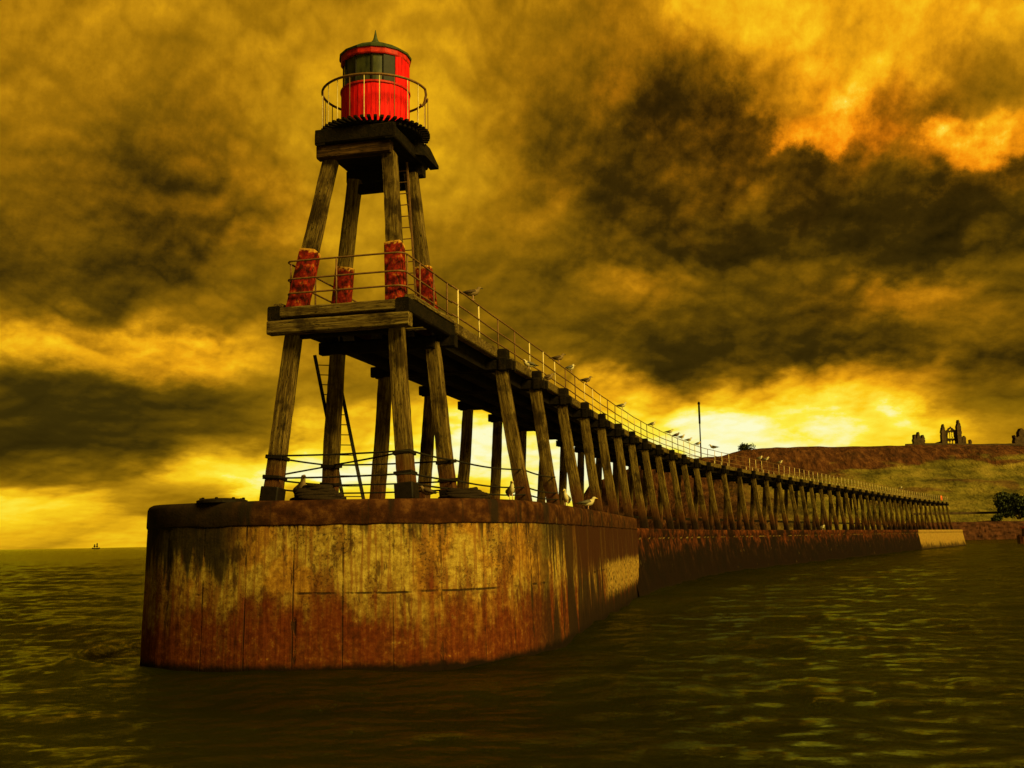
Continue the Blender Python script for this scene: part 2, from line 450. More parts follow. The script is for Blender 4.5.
def strip(name, s0, s1, offs, zs, mat_, parent, step=1.0, closed=True, jitter=.0):
    """sweep a closed profile (offsets, heights) along the pier line"""
    n = max(2, int((s1 - s0) / step)); mb = MB(); k = len(offs)
    vs = []; fs = []
    for i in range(n + 1):
        s = s0 + (s1 - s0) * i / n
        for o_, z_ in zip(offs, zs):
            p, _ = at(s, o_, z_); vs.append(p + Vector((random.uniform(-jitter, jitter), 0, random.uniform(-jitter, jitter))))
    for i in range(n):
        for j in range(k):
            l = (j + 1) % k
            fs.append((i * k + j, (i + 1) * k + j, (i + 1) * k + l, i * k + l))
    fs.append(tuple(range(k))); fs.append(tuple(n * k + j for j in range(k - 1, -1, -1)))
    mb.add(vs, fs)
    return mb.build(name, mat_, parent)

# ------------------------------------------------------------------ beams with a timber look
def leg_mesh(name, L, w0, w1, seed, m, seg=22, side=3, rough=.012):
    """square timber, local z from 0 to L, slightly waney"""
    mb = MB(); vs = []; fs = []
    ring = []
    for e in range(4):
        for k in range(side):
            f = -1 + 2 * k / side
            ring.append([(f, -1), (1, f), (-f, 1), (-1, -f)][e])
    n = len(ring)
    for i in range(seg + 1):
        z = L * i / seg; w = (w0 + (w1 - w0) * i / seg) / 2
        bx = .018 * math.sin(seed + z * .9); by = .018 * math.cos(seed * 2 + z * .7)
        for (x, y) in ring:
            cx = .93 if abs(x) > .99 and abs(y) > .99 else 1
            q = Vector((x * w * cx, y * w * cx, z))
            d = mnoise.noise(Vector((x * 2 + seed * 7, y * 2, z * 1.3))) * rough + mnoise.noise(Vector((x * 5 + seed * 3, y * 5, z * 4))) * rough * .7
            q.x += bx + x * d; q.y += by + y * d
            vs.append(q)
    for i in range(seg):
        for k in range(n):
            l = (k + 1) % n
            fs.append((i * n + k, i * n + l, (i + 1) * n + l, (i + 1) * n + k))
    fs.append(tuple(range(n - 1, -1, -1))); fs.append(tuple(seg * n + k for k in range(n)))
    mb.add(vs, fs); return mb.mesh(name, m)

def aim(p, q, xdir):
    """matrix with local z along p->q, local x close to xdir"""
    p, q = Vector(p), Vector(q); z = (q - p).normalized(); y = z.cross(Vector(xdir)).normalized(); x = y.cross(z)
    m = Matrix((x, y, z)).transposed().to_4x4(); m.translation = p; return m

# ------------------------------------------------------------------ beacon tower
tower = thing('beacon_tower', (TW.x, TW.y, 4.0), 'tall timber beacon tower topped by a red lantern room on the concrete pier head', 'beacon tower')
def tp(a, b, z): return TW + A * a + B * b + Z * z
corners = [(1, -1), (-1, -1), (-1, 1), (1, 1)]
ht, hb = 1.45, 1.86
for i, (sa, sb) in enumerate(corners):
    p = tp(sa * hb, sb * hb, 3.98); q = tp(sa * ht, sb * ht, 8.6)
    L = (q - p).length
    o = bpy.data.objects.new('lower_leg', leg_mesh('lower_leg', L, .42, .38, i + 1.3, M['leg']))
    place(o, aim(p, q, A), tower)
    # iron shoe and band at the foot
    mb = MB(); mb.frame_box((0, 0, .22), Vector((0, 0, 1)), Vector((1, 0, 0)), Vector((0, 1, 0)), .22, .25, .25, .03)
    mb.build('iron_shoe', M['iron'], o, W[o.name]); mb = MB()
    mb.frame_box((0, 0, 1.22), Vector((0, 0, 1)), Vector((1, 0, 0)), Vector((0, 1, 0)), .05, .24, .24, .01)
    mb.build('iron_band', M['iron'], o, W[o.name]); mb = MB()
    mb.frame_box((0, 0, .70), Vector((0, 0, 1)), Vector((1, 0, 0)), Vector((0, 1, 0)), .04, .243, .243, .01)
    mb.build('iron_band', M['iron'], o, W[o.name])
# platform beams under the deck
def part_beam(name, p, q, wy, wz, m, parent, bev=.03):
    p, q = Vector(p), Vector(q); ax = (q - p).normalized(); ay = Z.cross(ax).normalized(); az = ax.cross(ay)
    mt = Matrix((ax, ay, az)).transposed().to_4x4(); mt.translation = (p + q) / 2
    L = (q - p).length; seg = max(4, int(L / .25)); mb = MB(); vs = []; fs = []
    sd = random.uniform(0, 50)
    prof = [(1, -.8), (1, .8), (.8, 1), (0, 1), (-.8, 1), (-1, .8), (-1, 0), (-1, -.8), (-.8, -1), (0, -1), (.8, -1)]
    n = len(prof)
    for i in range(seg + 1):
        x = -L / 2 + L * i / seg
        for (y, z) in prof:
            d = 1 + .05 * mnoise.noise(Vector((x * 1.4 + sd, y * 2, z * 2)))
            vs.append((x, y * wy / 2 * d, z * wz / 2 * d))
    for i in range(seg):
        for k in range(n):
            l = (k + 1) % n
            fs.append((i * n + k, i * n + l, (i + 1) * n + l, (i + 1) * n + k))
    fs.append(tuple(range(n - 1, -1, -1))); fs.append(tuple(seg * n + k for k in range(n)))
    mb.add(vs, fs)
    return mb.build(name, m, parent, mt)
part_beam('platform_beam', tp(-1.98, -1.86, 8.62), tp(1.98, -1.90, 8.62), .34, .36, M['beam'], tower)
part_beam('platform_beam', tp(-1.72, -1.84, 9.02), tp(1.62, -1.84, 9.02), .30, .27, M['beam'], tower)
for sa in (-1, 1):
    part_beam('platform_beam', tp(sa * 1.80, -2.0, 8.99), tp(sa * 1.80, 2.0, 8.99), .36, .40, M['tar'], tower)
for sa in (-1, 1):
    part_beam('platform_kerb', tp(sa * 1.86, -1.62, 9.27), tp(sa * 1.86, 2.03, 9.27), .26, .15, M['beam'], tower)
part_beam('platform_beam', tp(-2.1, 1.72, 8.66), tp(2.1, 1.72, 8.66), .32, .36, M['tar'], tower)
for b in (-1.35, 1.3):
    part_beam('platform_beam', tp(-1.6, b, 8.56), tp(1.6, b, 8.56), .28, .32, M['tar'], tower)
mb = MB()
nb = 20
for i in range(nb):
    b = -1.80 + 3.6 * (i + .5) / nb
    mb.beam(tp(-1.62, b, 9.175), tp(1.62, b, 9.175), 3.6 / nb - .012, .05, bev=.006)
mb.build('platform_deck', M['deck'], tower)
# upper legs with red iron sleeves
G0 = 13.45
gt = .86; gb = 1.42; GC = Vector((-3.86, 30.05, 0))
sl = [1.72, 1.72, 1.85, 1.66]
for i, (sa, sb) in enumerate(corners):
    p = tp(sa * gb, sb * gb, 9.15); q = GC + A * (sa * gt) + B * (sb * gt) + Z * (G0 + .05)
    L = (q - p).length
    o = bpy.data.objects.new('upper_leg', leg_mesh('upper_leg', L, .41, .36, i + 6.1, M['leg'], seg=20))
    place(o, aim(p, q, A), tower)
    h = sl[i]
    o2 = bpy.data.objects.new('iron_sleeve', leg_mesh('iron_sleeve', h, .49, .47, i + 6.1, M['sleeve'], seg=12, rough=.006))
    mt = W[o.name].copy(); place(o2, mt, o)
# gallery: beams, brackets, radial slats
def gp(a, b, z): return GC + A * a + B * b + Z * z
part_beam('gallery_beam', gp(-1.16, -1.08, 13.64), gp(.98, -1.08, 13.64), .30, .36, M['darkbeam'], tower)
part_beam('gallery_beam', gp(-1.16, 1.05, 13.62), gp(1.2, 1.05, 13.62), .30, .36, M['tar'], tower)
for sa in (-1, 1):
    part_beam('gallery_beam', gp(sa * 1.02, -1.32, 13.98), gp(sa * 1.02, 1.5, 13.98), .30, .36, M['tar'], tower)
    part_beam('gallery_beam', gp(sa * .38, -1.2, 14.0), gp(sa * .38, 1.4, 14.0), .24, .3, M['tar'], tower)
part_beam('gallery_beam', gp(-1.16, -1.20, 14.04), gp(1.12, -1.20, 14.04), .26, .42, M['tar'], tower)
part_beam('gallery_beam', gp(-.8, .9, 13.2), gp(.8, .9, 13.2), .2, .28, M['tar'], tower)
mb = MB()                                     # triangular bracket on the harbour side
for b in (1.0,):
    vs = [gp(1.16, b - .7, 13.88), gp(1.16, b + .75, 13.88), gp(1.42, b + .75, 13.88), gp(1.42, b - .5, 13.88),
          gp(1.16, b - .7, 14.55), gp(1.16, b + .75, 14.55), gp(1.42, b + .75, 13.98), gp(1.42, b - .5, 13.98)]
    mb.add(vs, [(0, 1, 2, 3), (4, 7, 6, 5), (0, 4, 5, 1), (1, 5, 6, 2), (2, 6, 7, 3), (3, 7, 4, 0)])
mb.build('bracket', M['tar'], tower)
mb = MB()
for i in range(9): mb.beam(gp(-1.0, -1.0 + .245 * i, 13.81), gp(1.0, -1.0 + .245 * i, 13.81), .235, .05, bev=.006)
mb.build('soffit', M['tar'], tower)
LC = Vector((-3.76, 30.02, 0))                # lantern axis
mb = MB()
for k in range(52):
    an = 2 * math.pi * k / 52; d = Vector((math.cos(an), math.sin(an), 0))
    mb.beam(LC + d * .9 + Z * 14.42, LC + d * 1.55 + Z * 14.42, .095, .07, bev=.008)
mb.lathe(LC + Z * 14.30, [(0.05, 0), (1.30, 0), (1.34, .02), (1.34, .075), (.05, .075)], 48)
mb.build('gallery_deck', M['tar'], tower)
# gallery hoop rail with thin stanchions, broken at the harbour side
mb = MB()
def ring_pt(an, r, z): return LC + Vector((math.cos(an) * r, math.sin(an) * r, z))
pts = [ring_pt(R(d), 1.5, 15.63 + (0 if d > -8 else 0)) for d in np.linspace(14, 345, 70)]
end = pts[-1]; pts += [end + Vector((.02, .12, -.12)), end + Vector((-.03, .2, -.3)), end + Vector((-.1, .22, -.42)), end + Vector((-.16, .2, -.36))]
mb.tube(pts, .036, 7)
grl = mb.build('gallery_rail', M['rail_dark'], tower, smooth=True)
for k in range(22):
    an = R(10 + 335 * k / 21)
    mb = MB(); mb.tube([ring_pt(an, 1.5, 14.40), ring_pt(an, 1.5, 15.63)], .013, 6)
    mb.build('stanchion', M['rail_pale'] if k % 3 else M['rail_dark'], grl)
# lantern room -----------------------------------------------------------
lr = MB()
def board_ring(mb, z0, z1, a0, a1, n, r=.97, t=.05):
    for k in range(n):
        an0 = a0 + (a1 - a0) * k / n + .004; an1 = a0 + (a1 - a0) * (k + 1) / n - .004
        dr = random.uniform(-.006, .006)
        vs = []
        for z in (z0, z1):
            for rr in (r - t, r + dr):
                for an in (an0, an1): vs.append(LC + Vector((math.cos(an) * rr, math.sin(an) * rr, z)))
        mb.add(vs, [(0, 1, 3, 2), (4, 6, 7, 5), (2, 3, 7, 6), (0, 4, 5, 1), (0, 2, 6, 4), (1, 5, 7, 3)])
board_ring(lr, 14.45, 15.66, 0, 2 * math.pi, 48)
# full-height boarded sector (harbour side)
board_ring(lr, 15.66, 16.56, R(-48), R(40), 14)
lroom = lr.build('lantern_room', M['lantern'], tower)
mb = MB(); mb.lathe(LC + Z * 15.62, [(.985, 0), (1.0, .015), (1.0, .06), (.985, .075), (.9, .075), (.9, 0)], 48, cap=False)
mb.build('sill', M['redpaint_roof'], lroom)
for a0, a1, key, nm in ((40, 90, 'clear', 'window_pane'), (90, 140, 'clear', 'window_pane'), (140, 182, 'clear', 'window_pane'), (182, 212, 'clear', 'window_pane'), (212, 240, 'glass', 'window_pane'), (240, 271, 'glass', 'window_pane'), (271, 291, 'glass', 'window_pane')):
    mb = MB(); mb.lathe(LC + Z * 15.70, [(.90, 0), (.90, .86)], 8, R(a0 + 1.2), R(a1 - 1.2), cap=False)
    mb.lathe(LC + Z * 15.70, [(.885, .86), (.885, 0)], 8, R(a0 + 1.2), R(a1 - 1.2), cap=False)
    mb.build(nm, M[key], lroom, smooth=True)
board = MB(); board_ring(board, 15.68, 16.56, R(291), R(312), 1, r=.955); board.build('shutter', M['black'], lroom)
for an in (40, 90, 140, 182, 212, 240, 271, 291):
    mb = MB(); d = Vector((math.cos(R(an)), math.sin(R(an)), 0))
    mb.beam(LC + d * .91 + Z * 15.68, LC + d * .91 + Z * 16.56, .045, .05, up=d, bev=.005); mb.build('mullion', M['black'], lroom)
mb = MB(); mb.lathe(LC + Z * 15.0, [(.10, 0), (.10, .55), (.2, .6), (.2, .7), (.16, .75), (.2, .95), (.16, 1.2), (.2, 1.25), (.2, 1.32), (.05, 1.4)], 20)
mb.build('lamp', M['iron'], lroom, smooth=True)
mb = MB(); mb.lathe(LC + Z * 16.49, [(.90, .0), (.985, .0), (1.0, .03), (1.0, .19), (.9, .19)], 16)
mb.build('fascia', M['redpaint_roof'], lroom)
mb = MB(); mb.lathe(LC + Z * 16.665, [(.9, 0), (1.035, .0), (1.045, .05), (.75, .24), (.42, .40), (.18, .50), (.06, .54)], 16)
mb.build('roof', M['roof'], lroom)
mb = MB(); mb.lathe(LC + Z * 17.15, [(.14, 0), (.15, .06), (.11, .10), (.07, .16), (.045, .26), (.01, .46)], 14)
mb.build('finial', M['roof'], lroom, smooth=True)
# ladders ---------------------------------------------------------------
def ladder(p, q, wdir, w, m, parent, rail=.03, gap=.32):
    p, q = Vector(p), Vector(q); wd = Vector(wdir).normalized(); mb = MB()
    for sgn in (-1, 1): mb.beam(p + wd * w / 2 * sgn, q + wd * w / 2 * sgn, rail * 1.2, rail * 2.2, up=wd, bev=.004)
    L = (q - p).length; n = int(L / gap)
    for i in range(1, n):
        c = p.lerp(q, i / n); mb.tube([c - wd * w / 2, c + wd * w / 2], .016, 6)
    return mb.build('ladder', m, parent)
ladder((-4.68, 32.5, 4.0), (-5.72, 33.2, 8.65), (.95, .3, 0), .60, M['iron'], tower, .045)
ladder((-2.86, 30.6, 9.2), (-3.15, 30.5, 14.2), (.97, -.2, 0), .44, M['rail_dark'], tower, .026, .33)
# guard rail round the platform (front and its returns)
RZ = (9.58, 9.97, 10.46)
gr = MB()
for z in RZ:
    c = []
    c += [tp(-1.58, 2.4, z), tp(-1.60, -1.45, z)]
    for k in range(1, 6):
        an = math.pi + math.pi / 2 * k / 6; c.append(tp(-1.40 + .20 * math.cos(an), -1.48 + .22 * math.sin(an), z))
    c += [tp(-1.35, -1.70, z), tp(1.45, -1.70, z)]
    for k in range(1, 6):
        an = -math.pi / 2 + math.pi / 2 * k / 6; c.append(tp(1.50 + .25 * math.cos(an), -1.45 + .25 * math.sin(an), z))
    c += [tp(1.75, -1.40, z), tp(1.75, 2.45, z)]
    gr.tube(c, .026, 7)
guard = gr.build('guard_rail', M['rail_dark'], tower, smooth=True)
for (a, b) in ((-1.60, -1.40), (-1.6, .2), (-1.6, 2.3), (-.15, -1.70), (1.73, -1.42), (1.75, -.45), (1.75, .75), (1.75, 2.0)):
    mb = MB(); mb.tube([tp(a, b, 9.15), tp(a, b, 10.46)], .026, 7); mb.build('post', M['rail_dark'], guard, smooth=True)

# ------------------------------------------------------------------ walkway on its trestle bents
pier = thing('timber_walkway', at(6, 0, 3.5)[0], 'long curving timber walkway on trestle legs running back from the beacon tower', 'pier')
S0 = 3.95
mb = MB()
s = S0
while s < TOTAL:                               # planks across
    p, t_ = at(s + .1, 0, 9.155); tv = Vector((t_.x, t_.y, 0)); nv = Vector((t_.y, -t_.x, 0))
    mb.frame_box(p, nv, tv, Z, 1.80, .112, .035, 0); s += .24
mb.build('deck', M['deck'], pier)
for o_ in (-1.84, 1.84):
    # kerb timbers: lengths butted end to end, none quite in line
    mb = MB(); s = S0
    while s < TOTAL - .2:
        L = min(5.05, TOTAL - s); dz = random.uniform(-.02, .02); do = random.uniform(-.02, .02)
        a_, _ = at(s + .02, o_ + do, 9.10 + dz); b_, _ = at(s + L - .02, o_ + do, 9.10 + dz)
        mb.beam(a_, b_, .26, .34, bev=.03); s += L
    mb.build('kerb_beam', M['beam'], pier)
for o_ in (-1.4, -.5, .5, 1.4):
    strip('girder', S0, TOTAL, [o_ - .17, o_ + .17, o_ + .17, o_ - .17], [8.56, 8.56, 9.11, 9.11], M['tar'], pier, 1.5)
# cap beam + two raking legs, one mesh of each kind copied along the line
capm = []
for v in range(3):
    mb = MB(); X = Vector((1, 0, 0)); Y = Vector((0, 1, 0))
    for sg in (-1, 1):
        mb.beam((-2.42 - .1 * random.random(), .17 * sg, 8.70), (2.42 + .1 * random.random(), .17 * sg, 8.70), .20, .36, bev=.04)
        mb.frame_box((sg * 2.14, random.uniform(-.05, .05), 9.02), Vector((.99, .1 * random.uniform(-1, 1), 0)).normalized(), Y, Z, .15 + .05 * random.random(), .22 + .06 * random.random(), .20 + .06 * random.random(), .07)
        mb.frame_box((sg * 2.16, 0, 8.72), X, Y, Z, .13, .31, .24, .05)
    capm.append(mb.mesh('cap_beam', M['tar']))
legL = 5.0
legm = [leg_mesh('leg', legL, .45, .40, 30 + 3.7 * v, M['leg'], seg=14, rough=.014) for v in range(4)]
footm = MB(); footm.frame_box((0, 0, .3), Z, Vector((1, 0, 0)), Vector((0, 1, 0)), .34, .285, .285, .03); footm = footm.mesh('brace', M['tar'])
BENT0, BSP = 8.75, 5.05
nb = int((TOTAL - BENT0) / BSP) + 1
HEAD_END = 32.6
for i in range(nb):
    s = BENT0 + BSP * i + (0 if i < 1 else random.uniform(-.12, .12))
    s = min(s, TOTAL - .5)
    p, t_ = at(s); rz = math.atan2(-t_.x, t_.y)
    zb = 3.97 if s < HEAD_END - 1 else 3.48
    mw = Matrix.Translation(p) @ Matrix.Rotation(rz, 4, 'Z')
    o = bpy.data.objects.new('cap_beam', capm[i % 3]); place(o, mw, pier)
    for sg in (-1, 1):
        a = Vector((sg * ((2.72 if sg > 0 else 2.38) + random.uniform(-.10, .10)), random.uniform(-.16, .16), zb)); b = Vector((sg * 2.05, 0, 8.58))
        l = bpy.data.objects.new('leg', legm[(i * 2 + (sg > 0)) % 4])
        mm = aim(a, b, (1, 0, 0)) @ Matrix.Diagonal((1, 1, (b - a).length / legL, 1))
        place(l, mw @ mm, o)
# low waling timber on the left legs and cross rail on the last bents
strip('waling', 36, TOTAL, [-2.62, -2.42, -2.42, -2.62], [4.5, 4.5, 4.72, 4.72], M['tar'], pier, 2.)

# railings ---------------------------------------------------------------
def railing(sgn, label):
    p0, _ = at(S0 + .3, sgn * 1.76, 9.2)
    t = thing('railing', p0, label, 'railing')
    for z in (9.60, 9.99, 10.46):
        mb = MB(); n = 150; mb.tube([at(S0 + .35 + (TOTAL - S0 - .45) * i / n, sgn * 1.76, z + .012 * math.sin(i * 1.7))[0] for i in range(n + 1)], .026, 6)
        mb.build('rail', M['rail_dark'], t, smooth=True)
    pm = MB(); pm.tube([(0, 0, 0), (0, 0, 1.27)], .027, 6); pm.lathe((0, 0, 0), [(.02, 0), (.06, 0), (.06, .03), (.02, .035)], 8)
    me = [pm.mesh('post', M['rail_dark'], True), pm.mesh('post', M['rail_pale'], True)]
    n = 97; gap = (TOTAL - S0 - 1.1) / (n - 1)
    for i in range(n):
        p, t_ = at(S0 + .9 + gap * i, sgn * 1.76, 9.19)
        o = bpy.data.objects.new('post', me[1 if (i % 5 not in (2, 3) or i > 40) else 0])
        place(o, Matrix.Translation(p) @ Matrix.Rotation(random.uniform(-.02, .02), 4, 'Y'), t)
    return t
railing(1, 'thin three-bar railing along the near edge of the walkway, gulls perched on it')
railing(-1, 'thin three-bar railing along the far side of the walkway, without gulls')

# cables round the feet of the tower and first bents ----------------------
cab = thing('cable_barrier', tp(-1.8, -1.8, 4.0), 'slack dark wire cables strung between the feet of the tower legs', 'cable barrier')
def footpt(sa, sb, z): 
    k = hb + (ht - hb) * (z - 4) / 4.6
    return tp(sa * (k + .22), sb * (k + .22), z)
def cable(p, q, sag=.05):
    mb = MB(); p, q = Vector(p), Vector(q)
    mb.tube([p.lerp(q, k / 8) - Z * sag * 4 * (k / 8) * (1 - k / 8) for k in range(9)], .026, 6); mb.build('cable', M['cable'], cab, smooth=True)
def bleg(i, z, o_=2.86):
    s = BENT0 + BSP * i; k = (z - 4) / 4.6
    return at(s, (o_ - .70 * k) + .06, z)[0]
for z, dz in ((5.24, 0), (4.66, 0), (4.42, 0)):
    if z > 4.5:
        cable(footpt(-1, -1, z), footpt(1, -1, z), .03)
    cable(footpt(-1, -1, z), footpt(-1, 1, z), .02)
    cable(footpt(1, -1, z), footpt(1, 1, z), .03)
    cable(footpt(1, 1, z), bleg(0, z), .08); cable(bleg(0, z), bleg(1, z), .06)
    cable(footpt(-1, 1, z), footpt(1, 1, z), .03)
cable(footpt(-1, 1, 5.22), footpt(1, -1, 5.24), .02); cable(footpt(-1, -1, 4.66), footpt(-1, 1, 5.2), .0)

# ------------------------------------------------------------------ pier head and low sea wall
def wall_grid(top, z0, z1, batter, nv, amp, u0, closed=False):
    pts = [Vector((p[0], p[1])) for p in top]; n = len(pts)
    tg = [(pts[(i + 1) % n] - pts[i - 1]).normalized() if (closed or 0 < i < n - 1) else ((pts[1] - pts[0]).normalized() if i == 0 else (pts[-1] - pts[-2]).normalized()) for i in range(n)]
    P = np.zeros((n, nv, 3)); UV = np.zeros((n, nv, 2)); u = u0
    for i in range(n):
        if i: u += (pts[i] - pts[i - 1]).length
        nx, ny = tg[i].y, -tg[i].x
        for j in range(nv):
            z = z0 + (z1 - z0) * j / (nv - 1)
            d = batter * (z1 - z) / (z1 - z0) + amp * (mnoise.noise(Vector((u * .8, z * .8, 3))) + .6 * mnoise.noise(Vector((u * 3, z * 3, 9)))) - .03 * max(0, 1 - abs(((u / 1.18) % 1) - .5) / .05)
            P[i, j] = (pts[i].x + nx * d, pts[i].y + ny * d, z); UV[i, j] = (u, z)
    return P, UV, u
head_pts = [(-2.9, 60), (-5.2, 50.5), (-7.6, 40.5), (-9.3, 34.2), (-9.83, 31), (-9.66, 29.2), (-8.85, 27.8), (-7.3, 26.95), (-5.5, 26.5), (-2.75, 26.6), (-.9, 27.5), (.05, 28.8), (1.0, 31.5), (2.0, 36), (3.75, 44.5), (6.5, 59)]
hp = catmull(head_pts, .16)
ph = thing('pier_head', (-3.5, 34, 0), 'rounded concrete pier head stained ochre and rust red, carrying the beacon tower', 'pier head')
P, UV, _ = wall_grid(hp, -1.5, 3.42, .16, 26, .02, 0)
place(bpy.data.objects.new('wall', grid_mesh('wall', P, M['head'], UV)), None, ph)
# coping: outer face, rounded edge, top
n = len(hp); tg = tangents(hp); prof = [(-.03, 3.395), (.015, 3.40), (.03, 3.44), (.03, 3.70), (.02, 3.88), (-.02, 3.96), (-.09, 4.0), (-.5, 4.0), (-1.2, 4.0)]
P = np.zeros((n, len(prof), 3)); UV = np.zeros((n, len(prof), 2)); u = 0; acc = 0
for i in range(n):
    if i: u += (hp[i] - hp[i - 1]).length
    nx, ny = tg[i].y, -tg[i].x; acc = 0
    for j, (d, z) in enumerate(prof):
        if j: acc += math.hypot(d - prof[j - 1][0], z - prof[j - 1][1])
        dd = d + (.018 * mnoise.noise(Vector((u * 1.5, z * 2, 5))) + .012 * mnoise.noise(Vector((u * 5, z * 5, 1))) if j < 7 else 0)
        zz = z + (.012 * mnoise.noise(Vector((u * .9, 0, 7))) if 4 < j else 0)
        zz -= .05 * max(0, mnoise.noise(Vector((u * 1.1, 2, 7)))) * (j in (0, 1, 2))
        P[i, j] = (hp[i].x + nx * dd, hp[i].y + ny * dd, zz); UV[i, j] = (u, 3.4 + acc)
place(bpy.data.objects.new('coping', grid_mesh('coping', P, M['coping'], UV)), None, ph)
# flat top, 4 mm below the coping's inner edge, and the back end
mb = MB(); k = 4; q = [hp[i] for i in range(0, n, k)]; qn = [tg[i] for i in range(0, n, k)]
ring = [(p.x - t_.y * .9, p.y + t_.x * .9, 3.992) for p, t_ in zip(q, qn)]
m_ = len(ring)
for i in range(m_ // 2):
    j = m_ - 1 - i
    if i + 1 <= j - 1: mb.add([ring[i], ring[i + 1], ring[j - 1], ring[j]], [(0, 1, 2, 3) if i + 1 < j - 1 else (0, 1, 3)])
mb.add([(-2.9, 60, -1.5), (6.5, 59, -1.5), (6.5, 59, 3.98), (-2.9, 60, 3.98)], [(0, 1, 2, 3)])
mb.build('paved_top', M['rubble'], ph)
# low sea wall beneath the walkway
sw = thing('sea_wall', at(60, 0, 0)[0], 'long low sea wall of dark red weedy concrete under the walkway, ochre at its far end', 'sea wall')
OCH = TOTAL - 44
def lowwall(name, s0, s1, m, endcap):
    n = int((s1 - s0) / .5); prof = [(-3.6, -1.5), (-3.2, 3.5), (-1, 3.505), (2.7, 3.505), (3.0, 3.49), (3.05, 3.42), (3.07, 2.95), (3.02, 2.9), (3.05, 2.8), (3.2, 1.9), (3.35, 1.0), (3.5, .3), (3.8, -1.5)]
    n = max(n, 2)
    P = np.zeros((n + 1, len(prof), 3)); UV = np.zeros((n + 1, len(prof), 2))
    for i in range(n + 1):
        s = s0 + (s1 - s0) * i / n
        base, t_ = at(min(s, TOTAL - .01)); ex = max(0, s - TOTAL)
        for j, (d, z) in enumerate(prof):
            dd = d + .05 * mnoise.noise(Vector((s * .6, z, 2))) + .05 * mnoise.noise(Vector((s * 2.1, z * 2, 8)))
            if d < 0: dd = d
            q = base + Vector((t_.y * dd + t_.x * ex, -t_.x * dd + t_.y * ex, 0))
            P[i, j] = (q.x, q.y, z); UV[i, j] = (s, z if j > 3 else 3.5 + (3 - d))
        if endcap and i == n: pass
    o = place(bpy.data.objects.new(name, grid_mesh(name, P, m, UV, smooth=True)), None, sw)
    if endcap:
        mb = MB(); k = len(prof); mb.add([tuple(P[n, j]) for j in range(k)], [tuple(range(k))]); mb.build('end_face', m, sw)
lowwall('wall', HEAD_END - 2.5, OCH, M['low'], False)
lowwall('end_wall', OCH + .03, TOTAL + 9, M['ochre'], True)

# ------------------------------------------------------------------ sea
def build_sea():
    af = np.linspace(R(-34), R(34), 560); ab = np.linspace(R(34), R(326), 150)[1:-1]
    ang = np.concatenate([af, ab]); r = np.concatenate([[.5, 2, 4, 6, 8], np.geomspace(9.5, 300, 430), np.geomspace(330, 14000, 40)])
    Aa, Rr = np.meshgrid(ang, r, indexing='ij')
    x = Rr * np.sin(Aa); y = Rr * np.cos(Aa); z = np.zeros_like(x)
    g = np.random.default_rng(3)
    for k in range(64):
        lam = .55 * (14 / .55) ** g.random(); th = R(28) + g.normal() * R(38)
        am = .0034 * lam ** .6 * min(1., (lam / 1.2) ** .6); kk = 2 * np.pi / lam
        ph_ = kk * (x * np.sin(th) + y * np.cos(th)) + g.random() * 6.28
        w = (np.sin(ph_) + .35 * np.sin(2 * ph_ + .5))
        fade = np.clip(1.6 - Rr * .0085 * 2.4 / lam, 0, 1)
        gust = .55 + .45 * np.sin(x * .05 * (1 + k % 3) + k) * np.sin(y * .043 + k * 1.7)
        z += am * w * fade * (.45 + .9 * gust)
    # eddy curling off the corner of the pier head
    for (cx, cy, rx, ry, a0, a1, h_) in ((-9.7, 32.0, 2.6, 3.9, 95, 265, .16), (-9.9, 32.0, 2.1, 3.3, 100, 262, -.10)):
        dx = (x - cx) / rx; dy = (y - cy) / ry; rad = np.hypot(dx, dy); an = np.degrees(np.arctan2(dy, dx)) % 360
        m_ = np.exp(-((rad - 1) * rx / .34) ** 2) * np.clip((an - a0) / 20, 0, 1) * np.clip((a1 - an) / 20, 0, 1)
        z += h_ * m_ * (1 + .25 * np.sin(an * .12))
    P = np.stack([x, y, z], -1)
    m, t, p = mat('sea_water')
    pos = t.new('ShaderNodeNewGeometry').outputs['Position']
    rot = t.new('ShaderNodeVectorRotate', rotation_type='Z_AXIS'); t.set(rot.inputs['Vector'], pos); rot.inputs['Angle'].default_value = R(20)
    v = rot.outputs[0]
    n1 = t.noise(t.scale(v, (.55, 1, 1)), 4.2, 6, .66, .3)
    n2 = t.noise(t.scale(v, (.5, 1, 1)), .85, 5, .6, .8)
    n3 = t.noise(t.scale(v, (.5, 1, 1), (5, 5, 5)), .09, 3, .55)
    h = t.math('ADD', t.math('MULTIPLY', n1, .44), t.math('MULTIPLY', n2, .50))
    nb = t.bump(h, 1., .42)
    body = t.new('ShaderNodeBsdfDiffuse'); t.set(body.inputs[0], t.ramp(n3, [(.3, (.005, .0056, .0003)), (.7, (.011, .0115, .0006))]))
    gl = t.new('ShaderNodeBsdfGlossy'); gl.inputs['Color'].default_value = (.82, .86, .22, 1); gl.inputs['Roughness'].default_value = .085; t.set(gl.inputs['Normal'], nb)
    fr = t.new('ShaderNodeFresnel'); fr.inputs['IOR'].default_value = 1.30; t.set(fr.inputs['Normal'], nb)
    mx = t.new('ShaderNodeMixShader'); t.l.new(fr.outputs[0], mx.inputs[0]); t.l.new(body.outputs[0], mx.inputs[1]); t.l.new(gl.outputs[0], mx.inputs[2])
    t.l.new(mx.outputs[0], t.n['Material Output'].inputs[0])
    o = bpy.data.objects.new('sea', grid_mesh('sea', P, m, None, closed_u=True)); place(o); tag(o, kind='structure')
build_sea()

